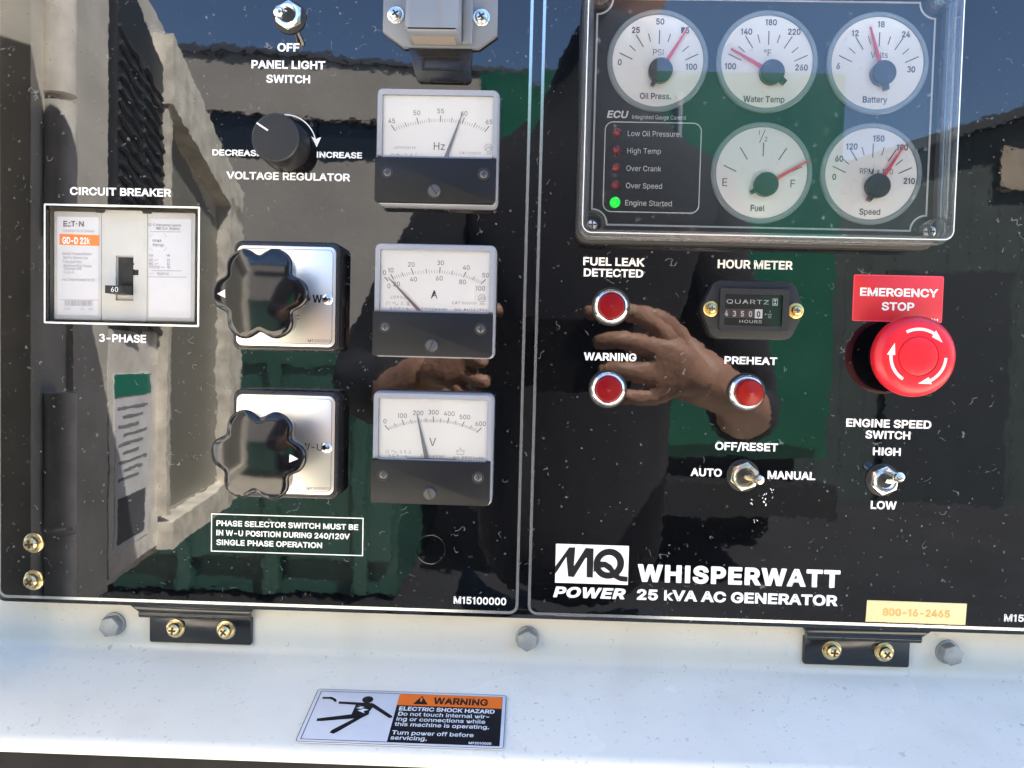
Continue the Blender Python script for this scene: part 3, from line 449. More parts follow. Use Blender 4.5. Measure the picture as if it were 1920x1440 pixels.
'g':'425|251,-147 291,-136 324,-117 350,-90 360,-73 367,-54 372,-9 372,379 313,379 313,319 308,319 273,360 242,378 213,384 173,383 131,371 112,361 80,332 66,314 46,271 35,220 35,163 39,136 55,90 80,53 95,39 132,17 173,6 212,5 241,11 263,21 287,41 306,68 311,68 310,-28 304,-47 295,-62 282,-75 267,-85 249,-92 229,-96 192,-97 154,-88 122,-66 101,-41 51,-69 64,-91 93,-119 134,-140 187,-150 207,-151|172,63 145,76 124,96 103,138 96,193 99,229 115,277 134,302 158,320 188,329 222,329 251,320 275,303 293,278 305,248 312,212 312,172 300,121 285,95 264,75 237,63 205,59',
'h':'410|117,257 126,283 141,303 172,322 210,329 229,328 246,323 273,304 283,291 295,256 296,0 357,0 356,264 348,304 332,336 309,360 280,376 246,383 207,383 187,379 152,362 137,349 112,312 102,287 114,287 114,509 53,509 53,0 114,0 114,227',
'i':'167|114,0 114,379 53,379 53,0|107,449 123,468 126,491 114,512 100,521 84,524 67,521 48,506 41,483 44,468 60,449 84,443',
'j':'167|52,-42 46,-64 34,-78 14,-86 -10,-87 -10,-143 21,-142 52,-135 76,-122 95,-102 107,-77 114,-30 114,379 53,379|107,449 123,468 126,483 123,499 114,512 100,521 83,524 67,521 53,512 44,499 41,483 44,468 60,449 83,443',
'k':'381|177,199 184,199 360,379 284,379 121,212 110,212 110,137|114,0 114,509 53,509 53,0|372,0 191,229 148,186 294,0',
'l':'189|181,3 170,54 130,54 120,62 114,87 114,509 53,509 54,65 58,47 74,20 86,10 101,3 119,-1 139,-2',
'm':'610|114,0 114,253 126,289 148,314 178,328 215,329 242,320 262,301 273,275 274,0 335,0 336,259 345,290 365,314 395,328 433,329 460,321 473,313 483,302 490,289 496,254 496,0 557,0 556,276 548,313 532,342 510,364 483,378 453,385 407,383 368,369 337,343 322,321 312,295 321,295 309,331 287,361 273,372 257,380 239,385 207,386 172,376 141,355 118,323 108,295 112,295 112,379 53,379 53,0',
'n':'410|117,257 126,283 141,303 172,322 210,329 229,328 246,323 273,304 283,291 295,256 296,0 357,0 356,264 348,304 332,336 309,360 280,376 246,383 207,383 187,379 152,362 137,349 112,312 102,287 112,287 112,379 53,379 53,0 114,0 114,227',
'o':'415|233,-7 278,6 299,16 333,46 347,64 369,108 380,159 380,216 376,243 369,268 347,312 317,346 299,360 278,371 233,383 182,383 137,371 98,346 68,312 46,268 36,216 34,187 40,133 46,108 68,64 98,30 117,16 159,-2 182,-7|173,51 158,57 134,76 115,102 99,151 96,187 99,224 108,258 115,274 134,300 158,319 189,329 226,329 257,319 282,300 300,274 312,242 319,187 316,151 307,117 292,89 282,76 257,57 226,48 207,46',
'p':'424|114,-143 114,59 118,59 145,24 173,4 198,-5 229,-8 252,-7 294,5 330,29 346,45 370,84 385,133 390,189 385,245 379,270 359,313 345,332 313,361 274,378 252,383 212,384 183,378 144,353 118,319 112,319 112,379 53,379 53,-143|188,51 162,65 140,86 125,115 113,169 113,210 125,263 140,291 161,312 188,325 203,329 237,329 267,319 291,301 301,290 316,261 325,227 328,189 325,151 316,117 301,88 267,57 253,51 220,47',
'q':'424|372,379 313,379 313,319 307,319 272,360 253,373 213,384 173,383 131,371 112,361 79,332 55,293 39,245 34,189 39,133 55,84 79,45 94,29 130,5 172,-7 227,-5 263,10 298,46 306,59 311,59 311,-143 372,-143|172,51 145,66 124,88 115,101 103,133 96,189 99,227 108,261 124,290 145,311 172,325 187,329 221,329 251,320 275,302 293,278 305,247 312,189 309,150 293,100 274,75 250,57 221,48 205,47',
'r':'259|114,0 114,250 126,284 149,309 182,323 243,322 243,384 196,384 166,375 140,358 122,335 115,321 112,321 112,379 53,379 53,0',
's':'365|223,-5 260,6 290,24 312,47 321,61 330,90 330,125 317,158 292,183 275,194 133,237 117,250 110,267 110,289 121,308 143,324 171,332 205,331 232,323 243,316 264,288 268,277 324,290 307,328 290,349 267,366 239,378 206,384 167,384 131,377 100,363 75,343 57,319 48,290 48,255 53,237 72,208 104,186 149,170 237,147 254,136 265,121 268,103 267,91 255,71 232,55 200,46 165,46 136,54 124,60 105,79 94,107 36,94 45,63 72,27 112,3 163,-7 182,-8',
't':'227|6,379 6,327 204,327 204,379|65,93 67,71 72,52 80,35 92,21 107,10 125,2 145,-3 208,0 213,2 202,54 170,50 142,56 128,76 126,98 126,471 65,471',
'u':'410|203,-4 240,7 257,17 272,30 286,47 307,92 298,92 298,0 357,0 357,379 296,379 295,137 289,109 276,86 249,62 226,53 200,50 164,56 137,75 119,105 115,123 114,379 53,379 54,116 62,76 78,44 101,20 130,4 164,-4',
'v':'389|226,0 371,379 305,379 207,104 184,21 206,21 165,155 84,379 17,379 163,0',
'w':'567|199,0 277,280 291,338 277,338 319,172 368,0 429,0 545,379 480,379 391,41 402,41 362,214 316,379 252,379 165,41 175,41 133,214 87,379 23,379 138,0',
'x':'379|91,0 205,182 173,182 231,85 287,0 358,0 209,214 209,169 352,379 282,379 175,206 207,206 100,379 29,379 171,171 171,218 21,0',
'y':'389|104,-145 139,-136 168,-116 198,-72 371,379 305,379 202,87 184,21 206,21 165,155 84,379 17,379 163,-1 136,-67 118,-84 88,-90 61,-86 47,-139',
'z':'380|339,0 339,56 126,56 126,60 333,331 333,379 48,379 48,323 254,323 254,320 42,46 42,0',
'0':'453|254,-5 279,1 302,11 323,24 342,41 359,62 373,86 393,144 400,178 404,214 404,294 400,330 384,395 358,447 342,467 323,484 302,498 279,508 254,514 227,516 200,514 174,508 151,498 130,484 95,447 69,395 53,330 49,294 49,214 53,178 69,113 80,86 111,41 130,24 151,11 174,1 199,-5 227,-7|209,51 177,63 151,87 140,103 123,144 113,194 109,254 117,341 131,387 151,422 177,446 209,458 227,460 245,458 276,446 303,422 323,387 336,341 343,285 343,223 336,168 323,122 303,87 276,63 245,51',
'1':'300|214,0 214,509 160,509 125,455 60,440 60,395 150,395 150,0',
'2':'453|389,0 389,57 153,57 153,60 322,241 365,304 380,358 380,392 370,428 350,461 323,486 288,505 247,514 225,516 182,511 143,496 126,486 98,459 77,424 67,384 66,362 127,362 130,390 145,424 162,441 196,457 224,460 262,454 293,436 308,419 317,397 320,360 311,327 261,257 64,47 64,0',
'3':'400|96,390 107,411 124,429 147,443 173,450 201,451 227,445 251,433 270,416 282,395 287,372 284,349 274,328 257,309 235,296 209,288 182,287 176,223 221,225 264,239 301,263 330,296 347,334 351,375 343,416 322,453 291,483 252,504 208,514 162,513 119,500 81,477 52,445 34,407|180,261 212,259 242,250 268,233 287,210 299,184 302,155 296,127 282,101 260,80 233,66 202,59 170,60 140,68 114,85 94,107 81,133 20,117 39,74 71,37 112,11 159,-3 209,-5 258,7 300,30 334,65 357,106 366,152 361,199 343,242 312,279 271,306 224,322 175,324',
'4':'453|413,105 413,163 109,163 311,509 247,509 40,158 40,105|343,0 343,318 282,318 282,0',
'5':'453|268,-1 309,15 343,41 357,57 379,95 390,139 388,199 379,231 355,273 334,296 294,321 247,333 190,329 155,315 134,301 151,452 366,452 366,509 96,509 67,253 128,246 156,264 192,275 233,276 262,269 286,254 306,233 320,208 327,178 327,146 320,117 307,92 288,72 264,58 236,51 208,50 173,60 145,80 127,108 122,130 60,130 66,93 83,60 94,45 123,21 159,3 199,-6 221,-7',
'6':'453|271,-2 310,14 343,39 368,73 384,112 389,157 388,180 378,221 370,240 359,257 332,284 316,295 278,309 224,314 179,299 149,268 145,261 151,261 322,509 252,509 102,285 80,239 68,199 64,162 69,115 84,74 109,40 142,15 161,5 203,-5 226,-7|186,56 163,70 145,90 132,114 125,158 128,188 138,214 153,235 174,252 198,262 226,265 254,262 279,251 299,235 320,201 327,173 327,142 320,114 299,79 267,56 241,49 226,48',
'7':'453|165,0 391,449 391,509 62,509 62,452 323,452 323,448 97,0',
'8':'453|275,-2 317,11 352,33 378,62 388,78 399,115 400,151 393,181 372,220 351,241 327,256 300,265 300,267 318,273 347,293 369,324 380,361 382,380 377,417 361,450 337,477 306,498 269,511 226,516 184,511 164,506 129,488 101,464 90,450 75,417 70,380 76,342 83,324 105,293 135,273 153,267 153,265 125,256 101,241 72,208 59,181 52,135 57,96 64,78 86,47 117,21 156,3 201,-6 226,-7|180,55 156,66 136,82 123,102 116,126 116,152 123,177 138,199 157,216 182,228 226,235 256,232 283,223 305,208 322,189 333,165 337,139 329,102 307,74 285,60 243,50 226,49|201,292 178,300 151,321 139,341 133,376 139,410 151,429 167,444 188,454 226,460 264,454 285,444 308,420 318,388 316,351 307,330 293,313 274,300 252,292 226,290',
'9':'453|182,510 162,504 125,483 96,454 75,417 65,375 65,329 68,307 74,287 94,252 106,237 137,214 175,199 238,196 281,215 303,240 307,248 301,248 130,0 200,0 334,197 373,270 385,309 389,347 384,393 368,434 343,468 328,482 291,503 271,510 226,516|254,457 279,446 299,429 320,394 327,366 327,335 320,308 299,273 279,257 240,244 212,244 186,251 163,265 145,284 133,308 126,336 126,367 138,407 163,438 186,452 212,459 226,460',
'/':'249|178,533 14,-76 71,-76 235,533',
'-':'453|114,244 114,188 337,188 337,244',
'.':'188|113,-1 128,9 138,24 141,41 138,59 121,79 104,86 86,86 70,79 53,59 50,32 57,16 70,3 86,-4',
',':'188|84,-119 137,71 68,71 38,-119',
'!':'196|128,160 132,509 63,509 67,160|116,-1 136,16 143,32 143,50 136,66 116,83 89,86 73,79 60,66 53,50 53,32 60,16 73,3 89,-4',
'°':'316|188,287 216,298 239,316 264,353 272,382 272,413 264,442 249,468 228,489 202,504 174,512 143,512 114,504 88,489 67,468 52,442 44,413 44,382 52,353 67,327 101,298 128,287 158,283|134,339 119,347 99,373 95,406 103,430 126,453 158,462 183,457 209,437 220,414 220,381 209,359 183,339 158,334',
},
}
_glyph_cache = {}
def fill_loops(loops):
    cu = bpy.data.curves.new('letter', 'CURVE'); cu.dimensions = '2D'; cu.fill_mode = 'FRONT'
    for lp in loops:
        sp = cu.splines.new('POLY'); sp.points.add(len(lp) - 1); sp.use_cyclic_u = True
        for q, (x, y) in zip(sp.points, lp): q.co = (x / 1000, y / 1000, 0, 1)
    ob = bpy.data.objects.new('letter', cu); me = ob.to_mesh()
    pts = [(v.co.x * 1000, v.co.y * 1000) for v in me.vertices]; tris = []
    for p in me.polygons:
        ix = list(p.vertices); a, b, d = (pts[k] for k in ix[:3])
        ar = (b[0] - a[0]) * (d[1] - a[1]) - (b[1] - a[1]) * (d[0] - a[0])
        tris.append(tuple(ix) if ar > 0 else tuple(reversed(ix)))
    ob.to_mesh_clear(); bpy.data.objects.remove(ob); bpy.data.curves.remove(cu)
    return pts, tris
def inside(p, lp):
    c = False
    for i in range(len(lp)):
        (x0, y0), (x1, y1) = lp[i - 1], lp[i]
        if (y0 > p[1]) != (y1 > p[1]) and p[0] < (x1 - x0) * (p[1] - y0) / (y1 - y0) + x0: c = not c
    return c
def glyph(w, c):
    """advance width and the filled strokes of one letter (each outer outline with the holes inside it)"""
    if (w, c) not in _glyph_cache:
        parts = GLYPHS[w][c].split('|')
        loops = [[tuple(map(int, p.split(','))) for p in lp.split()] for lp in parts[1:] if lp.strip()]
        ar = lambda l: sum(l[i - 1][0] * l[i][1] - l[i][0] * l[i - 1][1] for i in range(len(l)))
        outs = [l for l in loops if ar(l) > 0]; holes = [l for l in loops if ar(l) <= 0]
        _glyph_cache[(w, c)] = (int(parts[0]), [fill_loops([o] + [q for q in holes if inside(q[0], o)]) for o in outs])
    return _glyph_cache[(w, c)]
def text_into(mb, s, x0, x1, zb, cap, h, w='B', align='fit', italic=0.0, track=0, fat=0.0):
    """letters on the base line zb; 'fit' stretches the line from x0 to x1, 'c' centres it on x0, 'l' starts at x0"""
    lo, hi = (-26, 535) if w == 'B' else (0, 509)
    k = cap / (hi - lo); pen = 0; place = []
    for c in s:
        if c == ' ': pen += 190; continue
        adv, parts = glyph(w, c); place += [(pen, pts, tris, i) for i, (pts, tris) in enumerate(parts)]; pen += adv + track
    xs = [x + p for p, pts, tris, i in place for x, y in pts]
    xa, xb = min(xs), max(xs)
    if align == 'fit': kx = (x1 - x0) / (xb - xa); ox = x0 - xa * kx
    elif align == 'c': kx = k * (x1 or 1); ox = x0 - (xa + xb) / 2 * kx
    else: kx = k * (x1 or 1); ox = x0 - xa * kx
    for p, pts, tris, i in place:
        mb.add([((x + p) * kx + ox + (y - lo) * k * italic, h + i * .006, zb + (y - lo) * k) for x, y in pts], tris)
    return mb
def text(parent, s, x0, x1, zb, cap, h, material='print_white', w='B', align='fit', name='caption', **kw):
    return text_into(MB(), s, x0, x1, zb, cap, h, w, align, **kw).sheet(name, material, parent)
# ------------------------------------------------------------------ control panel door with its two printed decals
panel = thing('control_panel', 'glossy black control panel with two silver edged decals and white lettering', 'control panel', 0, 0, -139.8)
P0 = 139.8                                                         # panel children are built from the panel's lower edge
def zz(z): return z + P0
outer = [(x, zz(z)) for x, z in rrect(-284, 304, -139.8, 206, 6)]
hole = [(x, zz(z)) for x, z in rrect(-255.6, -175.4, 10.9, 71.1, 0.3, 2)]
mb = MB(); ins = inset(outer, 1.3); ins2 = inset(outer, 0.4)
mb.flat([ins, hole], 0.0)
n = len(outer)
for (a, ha), (b, hb) in (((ins, 0.0), (ins2, -0.4)), ((ins2, -0.4), (outer, -1.4)), ((outer, -1.4), (outer, -10.0))):
    mb.add([(x, ha, z) for x, z in a] + [(x, hb, z) for x, z in b], [(i, n + i, n + (i + 1) % n, (i + 1) % n) for i in range(n)])
mb.add([(x, 0.0, z) for x, z in hole] + [(x, -3, z) for x, z in hole], [(i, (i + 1) % len(hole), len(hole) + (i + 1) % len(hole), len(hole) + i) for i in range(len(hole))])
mb.build('panel_sheet', 'panel_black', panel)

decal_l = MB().flat([[(x, zz(z)) for x, z in rrect(-281.6, -3.2, -137.2, 203, 5)], hole], 0.3).sheet('decal', 'decal_black', panel)
decal_l['label'] = 'wide black decal with meters, breaker and phase selectors'
decal_r = MB().flat([[(x, zz(z)) for x, z in rrect(1.6, 301, -137.2, 203, 5)]], 0.3).sheet('decal', 'decal_black', panel)
decal_r['label'] = 'black decal with gauge cluster, indicator lights and the maker lettering'
for d, x0, x1 in ((decal_l, -281.6, -3.2), (decal_r, 1.6, 301)):
    MB().stroke([(x, zz(z)) for x, z in rrect(x0 + .8, x1 - .8, -136.4, 202, 4.2)], 1.5, 0.42, True).sheet('border_line', 'silver_line', d)
MB().stroke([(x, zz(z)) for x, z in rrect(-256.3, -174.7, 10.2, 71.8, 0.2, 1)], 1.0, 0.42, True).sheet('border_line', 'white_line', decal_l)
MB().stroke([(x, zz(z)) for x, z in [(-166.6, -108.5), (-86.1, -108.5), (-86.1, -88.7), (-166.6, -88.7)]], 0.55, 0.5, True).sheet('border_line', 'print_white', decal_l)

CAP_L = [("OFF", -134.6, -123.2, 152.4, 4.2), ("PANEL LIGHT", -148.0, -109.7, 143.6, 4.2), ("SWITCH", -140.2, -117.4, 136.4, 4.1),
         ("DECREASE", -167.9, -142.0, 98.8, 3.1), ("INCREASE", -113.4, -89.9, 98.6, 3.1), ("VOLTAGE REGULATOR", -160.5, -95.8, 86.8, 3.9),
         ("CIRCUIT BREAKER", -242.9, -189.3, 77.0, 4.1), ("3-PHASE", -227.3, -202.2, 0.7, 4.2),
         ("PHASE SELECTOR SWITCH MUST BE", -164.0, -88.6, -95.0, 3.0), ("IN W-U POSITION DURING 240/120V", -164.0, -93.0, -100.1, 3.0),
         ("SINGLE PHASE OPERATION", -164.0, -107.6, -105.2, 3.0), ("M15100000", -37.4, -9.7, -132.5, 3.9)]
CAP_R = [("FUEL LEAK", 25.7, 57.3, 46.3, 4.2), ("DETECTED", 26.1, 56.7, 40.6, 4.1), ("WARNING", 27.4, 54.5, -2.6, 4.0), ("HOUR METER", 94.6, 132.9, 46.3, 4.4),
         ("PREHEAT", 99.8, 126.8, -2.7, 3.9), ("OFF/RESET", 96.6, 128.9, -47.4, 4.2), ("AUTO", 84.4, 100.5, -61.3, 4.1), ("MANUAL", 124.1, 148.6, -61.7, 4.2),
         ("ENGINE SPEED", 163.3, 206.6, -33.5, 4.2), ("SWITCH", 173.3, 196.2, -39.3, 4.1), ("HIGH", 177.5, 191.7, -47.9, 4.1), ("LOW", 177.6, 190.8, -75.8, 4.2),
         ("M151", 248.4, 260.6, -132.4, 3.8)]
for d, caps in ((decal_l, CAP_L), (decal_r, CAP_R)):
    for s, x0, x1, zb, cap in caps: text(d, s, x0, x1, zz(zb), cap, 0.5)

# heavy lettering: the letters drawn a second and third time a hair to the side and up, as one solid print
def heavy(parent, s, x0, x1, zb, cap, grow, **kw):
    mb = MB()
    for k, (dx, dz) in enumerate(((0, 0), (grow, 0), (-grow, 0), (0, grow * .7), (0, -grow * .7), (grow * .7, grow * .5), (-grow * .7, grow * .5), (grow * .7, -grow * .5), (-grow * .7, -grow * .5))):
        text_into(mb, s, x0 + grow + dx, x1 - grow + dx, zb + grow * .7 + dz, cap - 1.4 * grow, 0.5 + k * 0.004, **kw)
    return mb.sheet('caption', 'print_white', parent)
heavy(decal_r, 'WHISPERWATT', 58.6, 163.6, zz(-117.7), 9.3, 0.34, track=58)
heavy(decal_r, '25 kVA AC GENERATOR', 58.6, 162.8, zz(-127.3), 5.7, 0.13, track=10)
heavy(decal_r, 'POWER', 14.8, 52.2, zz(-127.3), 5.7, 0.2, italic=0.27, track=26)

# the square letter mark above POWER: black letters on white
logo = MB().flat([[(15.6, zz(-119.6)), (53.7, zz(-119.6)), (53.7, zz(-99.0)), (15.6, zz(-99.0))]], 0.5).sheet('emblem', 'print_white', decal_r)
lg = MB()
def LP(q): return [(15.6 + (x - 130) * 0.0905, zz(-99.0) - (y - 96 - (x - 130) * 0.042) * 0.0925) for x, y in q]
lg.flat([LP([(130, 225), (130, 268), (142, 252), (180, 190), (192, 172), (205, 284), (238, 288), (302, 180), (310, 178), (312, 290), (348, 292), (348, 126), (302, 122), (240, 222), (236, 222), (242, 118), (206, 118)])], 0.62)
o_out = [(438 + 88 * math.cos(2 * math.pi * i / 40), 214 + 86 * math.sin(2 * math.pi * i / 40)) for i in range(40)]
o_in = [(436 + 50 * math.cos(2 * math.pi * i / 40), 214 + 50 * math.sin(2 * math.pi * i / 40)) for i in range(40)]
lg.flat([LP(o_out), LP(o_in)], 0.64)
lg.flat([LP([(350, 210), (380, 200), (420, 202), (452, 222), (480, 262), (505, 284), (548, 290), (548, 318), (506, 314), (470, 296), (440, 254), (412, 234), (380, 238), (352, 262)])], 0.66)
lg.sheet('emblem_letters', 'print_black', decal_r)

# arrow round the voltage regulator
mb = MB(); pts = []
for i in range(19):
    a = R(92 - i * 86 / 18); pts.append((-130.0 + 16.2 * math.cos(a), zz(104.1 + 16.2 * math.sin(a))))
mb.stroke(pts, 0.55, 0.5)
mb.flat([[(-116.4, zz(109.4)), (-113.9, zz(108.2)), (-111.2, zz(109.2)), (-113.5, zz(104.0))]], 0.51)
mb.sheet('arrow', 'print_white', decal_l)
# scuffs down to the white under the black near the start switch, and two blank knock-outs
random.seed(4)
mb = MB()
for cx, cz, sx, sz, k in ((116.3, -74.2, .8, 1.8, 7), (123.0, -72.6, 1.3, 3.4, 12), (126.6, -69.4, .8, 2.6, 7), (118.8, -84.2, 1.6, .9, 5)):
    for _ in range(k):
        a = random.uniform(-1, 1); x = cx + a * sx * .7 + random.uniform(-.3, .3); z = zz(cz) + random.uniform(-1, 1) * sz
        s = random.uniform(.12, .42); mb.flat([[(x + random.uniform(.5, 1.2) * s * math.cos(t), z + random.uniform(.7, 1.9) * s * math.sin(t)) for t in (0, .9, 1.9, 2.9, 3.9, 5.1)]], 0.52 + random.random() * .02)
mb.sheet('scuff_mark', 'print_white', decal_r)
for d, x, z in ((decal_r, 39.7, -60.1), (decal_l, -50.0, -104.0)):
    MB().lathe([(8.0, 0.3), (7.8, 0.318), (7.6, 0.32), (7.4, 0.312), (7.3, 0.302)], x, zz(z), 40, False).build('knockout_ring', 'decal_black', d)

def screw(parent, x, z, h, rw, rh, material, name='screw', tall=2.2, rot=0.3, lean=0.0, spring=True):
    """pan head cross screw over a flat and a spring washer"""
    s = MB().lathe([(rh * .5, h), (rh, h + .2), (rh, h + tall * .55), (rh * .93, h + tall * .8), (rh * .7, h + tall * .97), (rh * .35, h + tall)], x, z, 28).build(name, material, parent)
    w = MB().lathe([(rw, h), (rw, h + .55), (rw * .93, h + .75), (rh * .7, h + .75)], x, z, 36, False)
    if spring: w.lathe([(rh * 1.12, h + .7), (rh * 1.12, h + 1.3), (rh * .8, h + 1.35)], x, z, 28, False)
    sub = None
    w.build('washer', material, s if parent.parent is None else parent)
    c = MB(); a = rh * .56; b = rh * .15; ca, sa = math.cos(rot), math.sin(rot)
    q = [(a, -b), (a, b), (b, b), (b, a), (-b, a), (-b, b), (-a, b), (-a, -b), (-b, -b), (-b, -a), (b, -a), (b, -b)]
    c.flat([[(x + u * ca - v * sa, z + u * sa + v * ca) for u, v in q]], h + tall + .03)
    c.sheet('cross_slot', 'recess_shade', s if parent.parent is None else parent)
    return s
for z, r_ in ((-107.0, .1), (-127.1, .7)):
    screw(panel, -262, zz(z), 0.3, 5.4, 3.9, 'zinc_yellow', 'panel_screw', 4.6, r_)

# ------------------------------------------------------------------ white sheet-metal body of the machine
body = thing('generator_body', 'white painted sheet metal body and sloping sill around the control panel', 'generator', 0, -12, -169)
def prof_sheet(name, prof, x0, x1, material, parent, oz=169, oh=12):
    n = len(prof)
    mb = MB().add([(x0, h + oh, z + oz) for h, z in prof] + [(x1, h + oh, z + oz) for h, z in prof], [(i, i + 1, n + i + 1, n + i) for i in range(n - 1)])
    return mb.build(name, material, parent, smooth=40)
prof = [(-12, 229), (-12, -163.5)]
for i in range(1, 6):                                              # soft fold into the sill
    a = R(90 * i / 5 * 0.88); prof.append((-12 + 5 * (1 - math.cos(a)), -163.5 - 5 * math.sin(a)))
prof += [(-4, -170.4), (54.5, -182.3)]
for i in range(1, 7):
    a = R(11.5 + 90 * i / 6); prof.append((54.5 + 5.6 * (math.sin(a) - math.sin(R(11.5))), -182.3 - 5.6 * (math.cos(R(11.5)) - math.cos(a))))
prof += [(55, -189.8), (40, -190.0)]
# the sheet continues under and round so that it has a back
prof_sheet('front_sheet', prof, -640, 620, 'white_paint', body)
mb = MB(); mb.box(-640, 620, 12 - 700, 12 - 13, 169 - 187, 169 + 228.5); mb.build('cabinet', 'white_paint', body)
mb = MB(); mb.prism([(-640, 398.5), (620, 398.5), (620, 408), (-640, 408)], -690, 10, 3); mb.build('shade_roof', 'white_paint', body)  # unseen roof, added and set in height to keep sun off the panel
mat('undersill_shade', (0.022, 0.022, 0.024), 0.9, spec=0.1, var=0.2, vscale=30)
mb = MB(); mb.box(-640, 620, -690, 60, -920, 169 - 191.5); mb.build('base_frame', 'undersill_shade', body)  # dark paint on the lower body stands in for shadow under the lip
for x, rt in ((-225.1, .2), (1.9, .5), (227.0, .35)):
    b = MB().prism([(x + 5.7 * math.cos(rt + i * math.pi / 3), 15.1 + 5.7 * math.sin(rt + i * math.pi / 3)) for i in range(6)], 1.4, 6.4, 0.5).build('bolt', 'zinc_dull', body)
    MB().lathe([(6.4, 0.1), (6.4, 1.3), (5.9, 1.5), (2, 1.5)], x, 15.1, 32, False).build('washer', 'zinc_dull', b)

# ------------------------------------------------------------------ hinges under the panel
def hinge(x0, x1, side, label):
    cx = (x0 + x1) / 2
    t = thing('hinge', label, 'hinge', cx, -12, -162.5, 'hinges below the control panel')
    w = (x1 - x0) / 2
    MB().prism(rrect(-w, w, 0, 15, (1.2, 1.2, .3, .3), 4), 0.05, 2.6, 0.5).build('leaf', 'satin_gloss', t)
    mb = MB(); e = 4.0
    segs = [(-w - (e if side < 0 else 0), -w * .33), (-w * .32, w * .32), (w * .33, w + (e if side > 0 else 0))]
    for a, b in segs:
        k = MB().tube([(a, 4.6, 16.6), (b, 4.6, 16.6)], 2.2, 16).build('knuckle', 'satin_gloss', t)
    MB().prism([(-w - (4 if side < 0 else 0), 17.8), (w + (4 if side > 0 else 0), 17.8), (w + (9 if side > 0 else 2), 21.4), (-w - (9 if side < 0 else 2), 21.4)], 2.0, 6.8, 0.8).build('upper_leaf', 'satin_gloss', t)
    for sx in (-.48, .51):
        screw(t, sx * w, 8.2, 2.6, 5.1, 3.6, 'zinc_yellow', 'screw', 4.6, .4 + sx)
    return t
mat('satin_gloss', (0.012, 0.013, 0.016), 0.16, spec=0.6, rvar=0.06, vscale=80, bump=1e-5, bscale=200)
hinge(-204.5, -148.3, -1, 'black hinge with two yellow zinc screws below the phase selector notice')
hinge(150.0, 206.0, 1, 'black hinge with two yellow zinc screws below the cream number tag')
mat('needle_brown', (0.22, 0.15, 0.15), 0.4)
